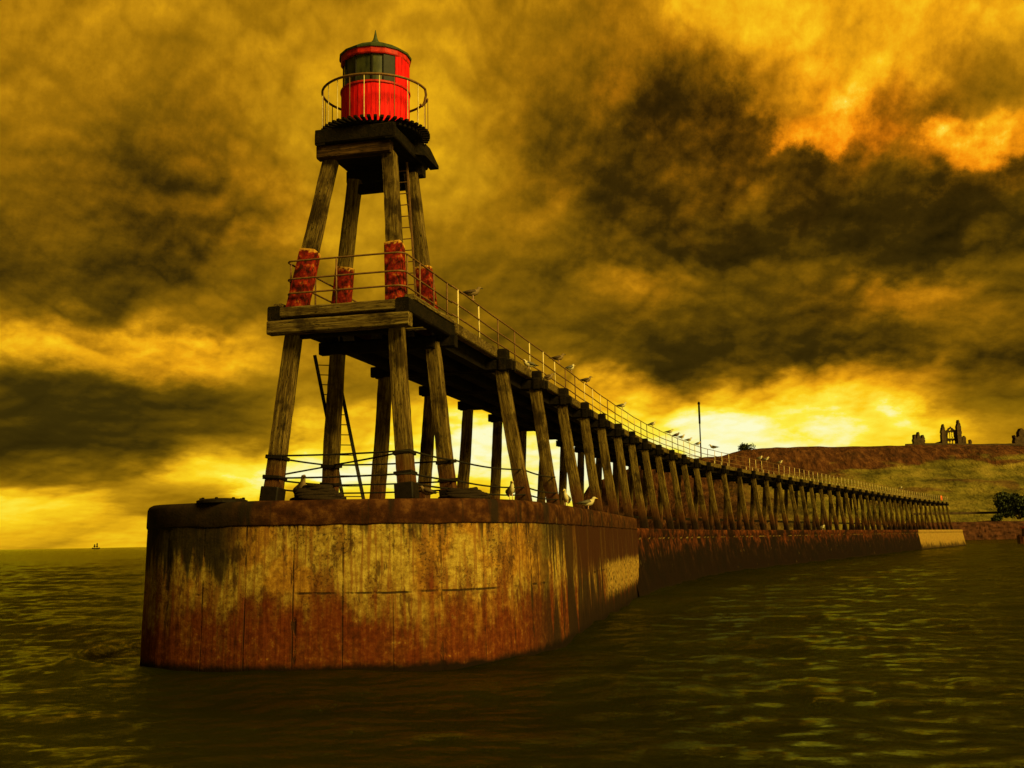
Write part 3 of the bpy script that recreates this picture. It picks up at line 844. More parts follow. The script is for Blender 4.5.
# ------------------------------------------------------------------ headland
def interp(x, xs, ys): return float(np.interp(x, xs, ys))
def build_hill():
    # bearing (x/y) -> crest height ; foot at ~420 m, crest at ~560 m
    bs = [.045, .058, .068, .085, .105, .118, .15, .19, .205, .225, .26, .31, .36, .42, .48, .60, .80]
    hs = [0, 22, 30.5, 34, 38, 41, 42, 43.5, 46.0, 47.0, 47.6, 47.6, 47.6, 47.3, 46.5, 45, 40]
    nb_, nr = 420, 150
    P = np.zeros((nb_, nr, 3))
    for i in range(nb_):
        b = .04 + (.80 - .04) * (i / (nb_ - 1)) ** 1.25
        H = interp(b, bs, hs)
        y0 = interp(b, [.04, .12, .2, .35, .5, .8], [575, 520, 455, 440, 430, 430]); y1 = interp(b, [.04, .12, .2, .3, .8], [590, 560, 560, 566, 570])
        for j in range(nr):
            f = j / (nr - 1)
            if f < .80:
                g = f / .80; yy = y0 + (y1 - y0) * g
                # apron, slope, then a steeper band of bare clay under the brow
                gz = interp(g, [0, .03, .12, .45, .72, .80, .86, .92, 1.0], [0, .05, .12, .42, .64, .73, .86, .95, 1.0])
                amp = 1.0 * math.sin(math.pi * min(1, g * 1.05))
            else:
                g = (f - .80) / .20; yy = y1 + 260 * g * g; gz = 1.0 - .02 * g; amp = .25
            xx = b * yy; q = Vector((xx * .03, yy * .03, 0))
            d = amp * (2.6 * mnoise.fractal(q, 1., 2., 5) + 1.1 * mnoise.noise(Vector((xx * .13, yy * .05, 4))))
            d += amp * 1.3 * (abs(math.sin(gz * 21 + 2 * mnoise.noise(q * .7))) - .5) * .8
            z = H * gz + d * min(1, H / 30); 
            if j == 0: z = -2
            P[i, j] = (xx, yy + 3 * mnoise.noise(Vector((b * 60, f * 8, 1))), z)
    m, t, p = mat('headland_turf')
    pos = t.new('ShaderNodeNewGeometry').outputs['Position']
    sep = t.new('ShaderNodeSeparateXYZ'); t.set(sep.inputs[0], pos)
    n = t.noise(t.scale(pos, (.6, .25, 2.2)), .06, 7, .62, .4); n2 = t.noise(t.scale(pos, (.5, .3, 1.6)), .12, 6, .6); n3 = t.noise(t.scale(pos, (1.6, 1, .35)), .25, 6, .65)
    zz = t.math('ADD', sep.outputs[2], t.math('MULTIPLY', t.math('SUBTRACT', n, .5), 40))
    c = t.ramp(n2, [(.3, (.09, .075, .010)), (.48, (.14, .108, .015)), (.62, (.21, .15, .024)), (.75, (.30, .21, .038))])
    c = t.mix(t.mr(n, .54, .66, 0, .75), c, (.10, .045, .014))
    clay = t.ramp(n3, [(.3, (.018, .007, .003)), (.5, (.07, .023, .008)), (.7, (.15, .058, .018))])
    zl = t.math('MULTIPLY_ADD', t.math('MAXIMUM', t.math('SUBTRACT', 215., sep.outputs[0]), 0.), .11, zz)
    c = t.mix(t.mr(zl, 36, 43), c, clay)
    xb = t.mr(t.math('MULTIPLY_ADD', n2, 40., sep.outputs[0]), 160, 110)                                     # bare cliff at the seaward end
    c = t.mix(xb, c, clay)
    c = t.mix(t.mr(t.math('MULTIPLY_ADD', n2, 4., sep.outputs[2]), 7.5, 5), c, (.10, .045, .02))
    c = t.mix(t.mr(n2, .5, .34, 0, .45), c, (.015, .010, .004))
    t.set(p.inputs['Base Color'], c); p.inputs['Roughness'].default_value = 1.; p.inputs['Specular IOR Level'].default_value = .1
    t.set(p.inputs['Normal'], t.bump(t.math('ADD', n2, n3), 1., 2.5))
    o = bpy.data.objects.new('hill', grid_mesh('hill', P, m)); place(o); tag(o, kind='structure')
    return P
HP = build_hill()
def hill_z(x, y):
    d = (HP[:, :, 0] - x) ** 2 + (HP[:, :, 1] - y) ** 2
    i, j = np.unravel_index(np.argmin(d), d.shape); return float(HP[i, j, 2])

# ruins on the crest: extruded from a ragged outline with real window openings
def ruin(name, parent, cx, cy, z0, w, h, inside, thick=1.6, cell=.22, rz=0.1, m=None):
    nx, nz = int(w / cell), int(h / cell)
    occ = np.zeros((nx + 2, nz + 2), bool)
    for i in range(nx):
        for k in range(nz):
            x = (i + .5) * cell - w / 2; z = (k + .5) * cell
            occ[i + 1, k + 1] = inside(x + .25 * mnoise.noise(Vector((x, z, 3)) * 1.1), z + .3 * mnoise.noise(Vector((x * 2, z * 2, 8)) * 1.2))
    mb = MB(); ca, sa = math.cos(rz), math.sin(rz)
    def V(i, k, s): 
        x = i * cell - w / 2; y = s * thick / 2; return (cx + x * ca - y * sa, cy + x * sa + y * ca, z0 + k * cell)
    for i in range(nx):
        for k in range(nz):
            if not occ[i + 1, k + 1]: continue
            mb.add([V(i, k, -1), V(i + 1, k, -1), V(i + 1, k + 1, -1), V(i, k + 1, -1)], [(0, 1, 2, 3)])
            mb.add([V(i, k, 1), V(i + 1, k, 1), V(i + 1, k + 1, 1), V(i, k + 1, 1)], [(3, 2, 1, 0)])
            for di, dk, e in ((-1, 0, ((i, k), (i, k + 1))), (1, 0, ((i + 1, k + 1), (i + 1, k))), (0, 1, ((i, k + 1), (i + 1, k + 1))), (0, -1, ((i + 1, k), (i, k)))):
                if not occ[i + 1 + di, k + 1 + dk]:
                    (a, b), (c, d) = e
                    mb.add([V(a, b, -1), V(c, d, -1), V(c, d, 1), V(a, b, 1)], [(0, 3, 2, 1)])
    return mb.build(name, m or M['stone'], parent)
def lancet(x, z, cx, w, z0, z1):
    d = abs(x - cx); 
    return d < w / 2 and z0 < z < z1 + (w / 2 - d) * 1.6
def px2x(px, Y): return (px - 512.) / 1100. * Y * 1.003
YA = 572.
def crest(px, dY=0):
    x = px2x(px, YA); return x, YA + dY, hill_z(x, YA) - .6
# central gable
x, y, z = crest(949.5)
ab = thing('abbey_gable', (x, y, z), 'ruined abbey gable with lancet windows and two pinnacles on the hill crest', 'ruined abbey', 'abbey ruins on the crest')
def gable(x, z):
    if abs(x) > 3.0: return False
    top = 8.6 + max(0, 2.6 - abs(x)) * .9
    if z > top: return False
    for c in (-1.05, .0, 1.05):
        if lancet(x, z, c, .72, 4.6, 7.6): return False
    for c in (-1.3, 0, 1.3):
        if lancet(x, z, c, .8, 1., 3.0): return False
    if lancet(x, z, 0, 1.1, 8.9, 9.0): return False
    return True
ruin('gable_wall', ab, x, y, z, 7, 12, gable, 1.1, .2, -.38)
def pin(cx, h):
    def f(x, z):
        if z < h * .72: return abs(x) < 1.15
        return abs(x) < 1.15 * (1 - (z - h * .72) / (h * .30))
    return f
ruin('pinnacle', ab, x - 3.5, y + 1.2, z, 3, 15, pin(0, 12.2), 2.0)
ruin('pinnacle', ab, x + 3.6, y - 1.4, z, 3.2, 16, pin(0, 14.2), 2.1)
ruin('aisle_wall', ab, x - 7.6, y + 2.5, z, 7.2, 4, lambda x, z: z < 1.3 + (x + 3.6) * .32, 1.2)
# western fragment
x, y, z = crest(917)
r2 = thing('abbey_fragment', (x, y, z), 'smaller ruined abbey block with three broken spikes left of the tall gable', 'ruined abbey', 'abbey ruins on the crest')
def frag(x, z):
    top = 4.4
    for c, h, w_ in ((-2.3, 6.4, .75), (-.2, 7.6, .9), (2.2, 6.2, .7)):
        if abs(x - c) < w_ * (1.15 - max(0, z - 4) / (h - 3.4)) and z < h: return True
    return abs(x) < 3.0 and z < top and not lancet(x, z, -1.2, .6, 1.2, 3) 
ruin('wall', r2, x, y, z, 7, 9, frag, 2.2)
# stumps right of the gable
for px, h, wd, lb in ((964.5, 6.2, 2.1, 'taller'), (970.5, 4.6, 1.5, 'lower')):
    x, y, z = crest(px, 3)
    o = ruin('ruined_pier', None, x, y, z, wd + 1.4, h + 1, lambda x, z, h=h, wd=wd: abs(x) < wd / 2 * (1 - .25 * z / h) and z < h - abs(x) * .5, 1.4)
    tag(o, ('taller stone stump standing just right of the abbey gable' if lb == 'taller' else 'lower stone stump, second one right of the abbey gable'), 'ruined abbey', 'abbey ruins on the crest')
x, y, z = crest(1017.5)
o = ruin('ruined_tower', None, x, y, z, 8, 11, lambda x, z: (abs(x + .3) < 3.1 - .06 * z and z < 6.6 + 1.5 * math.sin(x * 1.1 + .3) + (x > -.6) * 1.7), 3.)
tag(o, 'squat broken stone tower at the right edge of the hill crest', 'ruined tower')
# boundary wall along the brow
mb = MB()
pts = []
for px in np.linspace(900, 1060, 40):
    x, y, z = crest(px, -5); pts.append((x, y, z + .6))
for a, b in zip(pts, pts[1:]): mb.beam(Vector(a) + Z * .3, Vector(b) + Z * .3, .6, 1.3, bev=.05)
tag(mb.build('boundary_wall', M['stone']), 'low stone boundary wall running along the brow in front of the abbey', 'wall')

# harbour wall below the hill: coursed rubble with a lighter ledge
def build_quay():
    q = thing('harbour_wall', (170, 412, 0), 'low dark red rubble harbour wall at the foot of the green hill', 'harbour wall')
    n = 220; rows = 14; P = np.zeros((n, rows + 3, 3))
    for i in range(n):
        x = 152 + 130 * i / (n - 1)
        for j in range(rows):
            z = -1.5 + 8.0 * j / (rows - 1)
            P[i, j] = (x, 415 + .06 * (x - 152) + z * .22 - .5 * mnoise.noise(Vector((x * .5, z * .9, 0))) - .6 * abs(mnoise.noise(Vector((x * 1.1, z * 2, 5)))), z)
        P[i, rows] = (x, 418.5 + .06 * (x - 152), 6.7); P[i, rows + 1] = (x, 430, 6.9 + .8 * mnoise.noise(Vector((x * .1, 3, 1)))); P[i, rows + 2] = (x, 460, 5)
    place(bpy.data.objects.new('wall', grid_mesh('wall', P, M['rubble'], None, smooth=False)), None, q)
    mb = MB()
    for x0, x1, zz, dy in ((153, 196, 10.2, 9),):
        mb.beam((x0, 418 + dy, zz), (x1, 421 + dy, zz), .6, .9, bev=.1)
    mb.build('ledge', M['stone'], q)
build_quay()

# bushes: leaf clumps through the crown's volume
def bush(name, c, rx, ry, rz_, n, label, cat, leaf=.55):
    t = thing(name, c, label, cat)
    mb = MB(); g = np.random.default_rng(int(abs(c[0]) * 10))
    lobes = [(g.uniform(-.65, .65), g.uniform(-.5, .5), g.uniform(.25, .72), g.uniform(.28, .45)) for _ in range(13)]
    for _ in range(n):
        lx, ly, lz, lr_ = lobes[g.integers(len(lobes))]
        d = g.normal(size=3); d /= np.linalg.norm(d); rr = lr_ * g.random() ** .35
        p = Vector((c[0] + (lx + d[0] * rr) * rx, c[1] + (ly + d[1] * rr) * ry, c[2] + max(.0, (lz + d[2] * rr)) * rz_))
        a = Vector(g.normal(size=3)).normalized(); b = a.orthogonal().normalized(); s_ = leaf * g.uniform(.5, 1.2)
        e = a.cross(b)
        mb.add([p - b * s_, p + e * s_ * .5, p + b * s_, p - e * s_ * .5], [(0, 1, 2, 3)])
    mb.build('crown', M['foliage'], t)
    tm = MB()
    for k in range(3): tm.tube([Vector(c) + Vector(((k - 1) * .3, 0, -.8)), Vector(c) + Vector(((k - 1) * rx * .25, 0, rz_ * .3)), Vector(c) + Vector(((k - 1) * rx * .4, 0, rz_ * .6))], [.35, .22, .08], 6)
    tm.build('trunk', M['bark'], t)
yb = 424
xb = px2x(1011, yb); bush('bush', (xb, yb, 8.3), 10.2, 5, 9.0, 5200, 'large dark bush growing on the bank above the harbour wall', 'bush', .75)
xb = px2x(990, 421); bush('bush', (xb, 421, 6.6), 2.6, 2, 2.8, 900, 'small dark bush at the foot of the large bush by the harbour wall', 'bush', .45)
xs = px2x(746, 566); bush('bush', (xs, 566, hill_z(xs, 566) - 1.2), 5.2, 3, 5.5, 1500, 'dark scrub clump on the left end of the hill brow', 'bush', .5)

def rail_s(px, off=1.76):
    """distance along the line at which the near rail is seen under bearing px"""
    best = min(range(0, int((TOTAL - 5) * 10)), key=lambda k: abs((lambda p: 512 + 1100 * p.x / (p.y * .99 + 1.) - px)(at(4.5 + k / 10, off)[0])))
    return 4.5 + best / 10
# light mast on the walkway
mp, _ = at(rail_s(700, -1.2), -1.2, 9.2)
ms = thing('signal_mast', mp, 'tall thin mast rising from the walkway against the bright sky', 'mast')
mb = MB(); mb.tube([mp, mp + Z * 3.6, mp + Z * 6.2], [.07, .06, .05], 8); mb.build('pole', M['iron'], ms, smooth=True)
mb = MB(); mb.tube([mp + Z * 4.3, mp + Z * 4.4, mp + Z * 6.1, mp + Z * 6.15], [.06, .095, .095, .06], 8); mb.build('radome', M['iron'], ms, smooth=True)
mb = MB(); mb.lathe(mp + Z * 6.15, [(.06, 0), (.13, .03), (.13, .2), (.08, .26), (.03, .3)], 10); mb.build('lamp', M['black'], ms)
# orange lifebuoy on the far end of the near railing
p, t_ = at(TOTAL - 9, 1.85, 9.95); mb = MB()
tv = Vector((t_.x, t_.y, 0)); mb.tube([p + (tv * math.cos(a) + Z * math.sin(a)) * .42 for a in np.linspace(0, 2 * math.pi, 24, endpoint=False)], .14, 8, closed=True)
tag(mb.build('lifebuoy', M['lifebuoy'], smooth=True), 'orange lifebuoy hung on the railing near the far end of the walkway', 'lifebuoy')

# ------------------------------------------------------------------ boats
def sailing_ship():
    Y = 2600.; X = (99.5 - 514.5) / 1100 * Y; o = Vector((X, Y, 0))
    t = thing('sailing_ship', o, 'tiny sailing ship far out on the horizon', 'ship')
    mb = MB(); vs = []; fs = []; secs = [(-8.5, 1.0, 3.4), (-6, 2.2, 2.6), (0, 2.6, 2.2), (6, 2.0, 2.6), (9.5, .2, 3.8)]
    for (x, w, h_) in secs: vs += [o + Vector((x, -w, h_)), o + Vector((x, -w * .7, -.3)), o + Vector((x, w * .7, -.3)), o + Vector((x, w, h_))]
    for i in range(4):
        for k in range(3): fs.append((i * 4 + k, i * 4 + k + 1, (i + 1) * 4 + k + 1, (i + 1) * 4 + k))
        fs.append((i * 4 + 3, i * 4, (i + 1) * 4, (i + 1) * 4 + 3))
    fs += [(0, 3, 2, 1), (16, 17, 18, 19)]
    mb.add(vs, fs); mb.build('hull', M['black'], t)
    for x, h_ in ((-2.6, 12), (3.2, 14.5)):
        mb = MB(); mb.tube([o + Vector((x, 0, 1)), o + Vector((x, 0, h_))], [.28, .12], 6); mk = mb.build('mast', M['black'], t)
        for z0, z1, w in ((3.6, 7.6, 2.4), (8.0, h_ - 1.2, 1.7)):
            mb = MB(); P = []
            for a in range(5):
                for b in range(5):
                    f = a / 4; P.append(o + Vector((x + (b / 2 - 1) * w * (1 - .18 * f), -.35 - .5 * math.sin(math.pi * f) * math.cos((b / 4 - .5) * 2), z0 + (z1 - z0) * f)))
            fs = [(a * 5 + b, a * 5 + b + 1, a * 5 + b + 6, a * 5 + b + 5) for a in range(4) for b in range(4)]
            mb.add(P, fs); mb.build('sail', M['rope'], mk)
sailing_ship()
def moored_boat():
    Y = 262.; o = Vector((px2x(1021, Y), Y, 0))
    t = thing('fishing_boat', o, 'brown hulled fishing boat with a red wheelhouse at the right edge of the harbour water', 'boat')
    mb = MB(); vs = []; fs = []; secs = [(-3.0, .9, 1.9), (-2.4, 1.2, 1.7), (0, 1.5, 1.4), (2.6, 1.3, 1.5), (4.2, 1.0, 1.7)]
    for (x, w, h_) in secs: vs += [o + Vector((x, -w, h_)), o + Vector((x * .96, -w * .75, -.3)), o + Vector((x * .96, w * .75, -.3)), o + Vector((x, w, h_))]
    for i in range(4):
        for k in range(3): fs.append((i * 4 + k, i * 4 + k + 1, (i + 1) * 4 + k + 1, (i + 1) * 4 + k))
        fs.append((i * 4 + 3, i * 4, (i + 1) * 4, (i + 1) * 4 + 3))
    fs += [(0, 3, 2, 1), (16, 17, 18, 19)]
    mb.add(vs, fs); mb.build('hull', M['hull'], t)
    mb = MB(); mb.frame_box(o + Vector((-.6, 0, 2.6)), Vector((1, 0, 0)), Vector((0, 1, 0)), Z, 1.1, .9, 1.0, .12); wh = mb.build('wheelhouse', M['hull'], t)
    mb = MB(); mb.frame_box(o + Vector((-.6, 0, 3.75)), Vector((1, 0, 0)), Vector((0, 1, 0)), Z, 1.3, 1.05, .2, .08); mb.build('roof', M['redcabin'], wh)
    mb = MB(); mb.frame_box(o + Vector((-.6, -.915, 3.0)), Vector((1, 0, 0)), Vector((0, 1, 0)), Z, .8, .02, .28, 0); mb.build('window', M['glass'], wh)
    mb = MB(); mb.tube([o + Vector((1.2, 0, 1.2)), o + Vector((1.2, 0, 5.4))], .07, 6); mb.build('mast', M['iron'], t)
moored_boat()

# ------------------------------------------------------------------ gulls
def gull_material(name, c, rough=.7): return mat_simple(name, c, rough, 0, .2, 30)
GM = [gull_material('gull_white', (.50, .42, .26)), gull_material('gull_grey', (.10, .085, .06)), gull_material('gull_black', (.02, .02, .02)), gull_material('gull_bill', (.6, .36, .04)), gull_material('gull_leg', (.5, .28, .2))]
GMJ = [gull_material('young_shaded_gull_pale', (.17, .11, .05)), gull_material('young_shaded_gull_brown', (.06, .036, .016)), GM[2], GM[2], GM[4]]  # brown young plumage; on railing gulls this colour paints in backlit silhouette shade
def gull_mesh(name, pose, mats):
    """standing gull facing +x, feet at the origin, about 0.55 m long"""
    mb = MB()
    if pose == 'upright':   spine = [(-.27, .10, .012, .02), (-.20, .135, .035, .03), (-.11, .19, .075, .085), (-.01, .245, .088, .105), (.06, .30, .075, .09), (.095, .37, .045, .055), (.105, .42, .042, .046), (.12, .455, .045, .047), (.155, .462, .034, .034), (.18, .455, .014, .016), (.225, .440, .007, .010), (.24, .430, .002, .003)]
    elif pose == 'level':   spine = [(-.33, .18, .012, .018), (-.24, .19, .036, .03), (-.13, .20, .075, .078), (-.01, .21, .09, .10), (.09, .235, .078, .09), (.14, .285, .05, .058), (.16, .325, .043, .046), (.178, .352, .045, .046), (.215, .358, .034, .033), (.24, .352, .014, .016), (.285, .340, .007, .010), (.30, .330, .002, .003)]
    else:                   spine = [(-.30, .14, .012, .018), (-.22, .155, .036, .03), (-.12, .18, .08, .085), (-.01, .20, .095, .11), (.08, .235, .082, .095), (.115, .275, .055, .06), (.125, .30, .046, .048), (.14, .322, .047, .046), (.175, .325, .034, .033), (.20, .317, .014, .016), (.245, .302, .007, .010), (.26, .292, .002, .003)]
    n = 12; vs = []; mi = []
    for i, (x, z, ry, rz_) in enumerate(spine):
        x0, z0 = spine[max(0, i - 1)][:2]; x1, z1 = spine[min(len(spine) - 1, i + 1)][:2]
        d = Vector((x1 - x0, 0, z1 - z0)).normalized(); up = Vector((-d.z, 0, d.x))
        for k in range(n):
            a = 2 * math.pi * k / n; vs.append(Vector((x, 0, z)) + up * math.cos(a) * rz_ + Vector((0, 1, 0)) * math.sin(a) * ry)
    S = len(spine)
    for i in range(S - 1):
        for k in range(n):
            l = (k + 1) % n; top = math.cos(2 * math.pi * (k + .5) / n)
            mb.mi = 3 if i >= 9 else (1 if (top > -.05 and 0 < i < 4) else 0)
            mb.add([vs[i * n + k], vs[i * n + l], vs[(i + 1) * n + l], vs[(i + 1) * n + k]], [(0, 1, 2, 3)])
    mb.mi = 2                                            # folded wing tips crossing the tail, eyes
    tx, tz = spine[0][:2]; bx, bz = spine[2][:2]
    for sg in (-1, 1):
        mb.tube([(bx, sg * .06, bz + .045), (tx + .02, sg * .035, tz + .03), (tx - .09, sg * .008, tz + .012)], [.032, .018, .004], 6)
        ex, ez = spine[7][:2]; mb.tube([(ex + .022, sg * .036, ez + .01), (ex + .022, sg * .043, ez + .01)], .006, 6)
    mb.mi = 1
    for sg in (-1, 1):
        sx, sz = spine[4][:2]
        mb.tube([(sx - .02, sg * .05, sz + .02), (bx + .06, sg * .085, bz + .035), (bx - .04, sg * .07, bz + .02), (tx + .03, sg * .03, tz + .02)], [.02, .052, .045, .01], 8)
    mb.mi = 4
    for sg in (-1, 1):
        mb.tube([(-.005, sg * .035, spine[3][1] - .07), (.0, sg * .038, .07), (.005, sg * .038, .008)], [.016, .008, .008], 6)
        mb.add([(-.015, sg * .038, .004), (.055, sg * .038 - .03, .004), (.065, sg * .038, .004), (.055, sg * .038 + .03, .004), (-.015, sg * .038, .014), (.055, sg * .038, .012)], [(0, 1, 2, 3), (4, 5, 1, 0), (4, 0, 3, 5), (5, 3, 2, 1)])
    me = mb.mesh(name, mats, True)
    bm = bmesh.new(); bm.from_mesh(me); bmesh.ops.remove_doubles(bm, verts=bm.verts, dist=.0006); bm.to_mesh(me); bm.free()
    return me
GUL = {(p_, y_): gull_mesh('gull', p_, GMJ if y_ else GM) for p_ in ('upright', 'level', 'hunched') for y_ in (0, 1)}
def gull(pos, facing, pose, young_or_shaded, label, sc_=1., group=None):
    o = bpy.data.objects.new('gull', GUL[(pose, young_or_shaded)])
    place(o, Matrix.Translation(Vector(pos)) @ Matrix.Rotation(R(facing), 4, 'Z') @ Matrix.Scale(sc_, 4))
    tag(o, label, 'gull', group)
RG = 'gulls perched along the near railing'
for px, f, pose, silhouette, lb in (
    (474, 12, 'level', 1, 'silhouette-dark gull alone on the railing, nearest to the beacon tower'),
    (559, 15, 'level', 1, 'silhouette-dark gull on the railing just left of a white-headed gull'),
    (571, 40, 'hunched', 0, 'white-headed dark-backed gull on the railing between two silhouette-dark gulls'),
    (587, 20, 'level', 1, 'silhouette-dark gull on the railing just right of the white-headed gull'),
    (622, 10, 'level', 0, 'gull alone on the railing midway along, above a bright gap in the clouds'),
    (652, 15, 'hunched', 0, 'gull on the railing a little left of the close group of four'),
    (669, 5, 'level', 0, 'leftmost gull of the close group of four on the railing'),
    (676, -10, 'hunched', 1, 'second gull from the left in the close group of four on the railing'),
    (681, 25, 'level', 0, 'third gull from the left in the close group of four on the railing'),
    (688, 10, 'level', 0, 'rightmost gull of the close group of four on the railing'),
    (697, 5, 'hunched', 0, 'gull on the railing right at the foot of the tall mast'),
    (712, 170, 'level', 0, 'gull on the railing just right of the tall mast'),
    (759, 20, 'hunched', 0, 'white speck of a gull on the far railing, first right of the hill bush'),
    (765, 10, 'level', 0, 'white speck of a gull on the far railing, second right of the hill bush'),
    (779, 10, 'hunched', 0, 'white speck of a gull on the far railing, third right of the hill bush'),
    (899, 10, 'hunched', 0, 'white speck of a gull near the far end of the railing')):
    p, t_ = at(rail_s(px), 1.76, 10.485); gull(p, f, pose, silhouette, lb, 1.12 if px < 700 else 1.35, RG)
s = BENT0 + BSP; p, _ = at(s - .3, 1.87, 9.27); gull(p, 200, 'hunched', 0, 'gull resting on the walkway kerb below the railing, nearer the tower', 1.1)
p, _ = at(s + 3.3, 1.87, 9.27); gull(p, 15, 'hunched', 1, 'brown gull resting on the walkway kerb below two railing gulls', 1.1)
p, _ = at(BENT0, -2.3, 8.90); gull(p, 200, 'hunched', 1, 'gull on a cap beam end at the left side beneath the walkway', 1.1)
def on_edge(px, inset, z=4.0):
    k = min(range(len(hp)), key=lambda i: abs(512 + 1100 * hp[i].x / (hp[i].y * .99 + .15) - px) + (1000 if (hp[i].y > 30 and px < 500) else 0))
    return Vector((hp[k].x - tg[k].y * inset, hp[k].y + tg[k].x * inset, z + .005))
EG = 'gulls standing on the pier head'
gull(on_edge(283, 1.25), 300, 'upright', 1, 'fat brown gull standing beside the left tower leg by the rope heap', 1.35, EG)
gull(on_edge(433, .5), 160, 'hunched', 1, 'small brown gull crouching on the coping right of the tower front leg', .9, EG)
gull(on_edge(517, .22), 285, 'upright', 0, 'pale gull standing upright on the coping, leftmost of the three pale ones', 1.0, EG)
gull(on_edge(573, .3), 250, 'upright', 0, 'pale gull on the coping, middle of the three pale ones', 1.15, EG)
gull(on_edge(594, .3), 10, 'level', 0, 'pale gull on the coping, rightmost of the three pale ones', 1.25, EG)
p, _ = at(rail_s(819, 3.0), 2.85, 3.51); gull(p, 20, 'hunched', 0, 'lone gull on the dark low sea wall under the far walkway', 1.6)

# rope heap, flat hatch on the coping --------------------------------------
def heap(c, label, rx, n, seed):
    g = random.Random(seed); mb = MB()
    for k in range(n):
        f = 1 - k / n * .55; pts = []
        for a in np.linspace(0, 2 * math.pi, 26, endpoint=False):
            w = 1 + .12 * math.sin(3 * a + k) + .05 * g.uniform(-1, 1)
            pts.append(Vector(c) + Vector((math.cos(a) * rx * f * w, math.sin(a) * rx * .55 * f * w, .055 + k * .05 + .02 * math.sin(2 * a + k * 2))))
        mb.tube(pts, .052, 7, closed=True)
    tag(mb.build('rope_heap', M['rope'], smooth=True), label, 'rope')
p = on_edge(302, 1.15); heap(p, 'dark heap of coiled rope at the foot of the left tower leg', .62, 7, 1)
p = on_edge(487, .95); heap(p, 'dark heap of coiled rope behind the coping between two trestle legs', .6, 5, 2)
p = on_edge(210, .5); mb = MB(); mb.lathe(p, [(.62, -.01), (.62, .05), (.5, .09), (.2, .11), (.03, .11)], 24); mb.mi = 0
for k in range(8):
    a = k * math.pi / 4; mb.lathe(p + Vector((math.cos(a) * .53, math.sin(a) * .53, .06)), [(.04, 0), (.04, .05), (.02, .06)], 6)
tag(mb.build('manhole_cover', M['iron']), 'low round iron cover on the left end of the pier head coping', 'cover')

# ------------------------------------------------------------------ sky, sun
PITCH = 8.08; ROLL = 1.031; F = 1100.; CAMZ = 2.954
pr, rr = R(PITCH), R(ROLL)
Fw = Vector((0, math.cos(pr), math.sin(pr))); U0 = Vector((0, -math.sin(pr), math.cos(pr))); R0 = Vector((1, 0, 0))
Rt = R0 * math.cos(rr) - U0 * math.sin(rr); Up = R0 * math.sin(rr) + U0 * math.cos(rr)
def bearing(x, y):
    d = (Fw * F + Rt * (x - 512) - Up * (y - 384)).normalized()
    return math.atan2(d.x, d.y), math.asin(d.z)
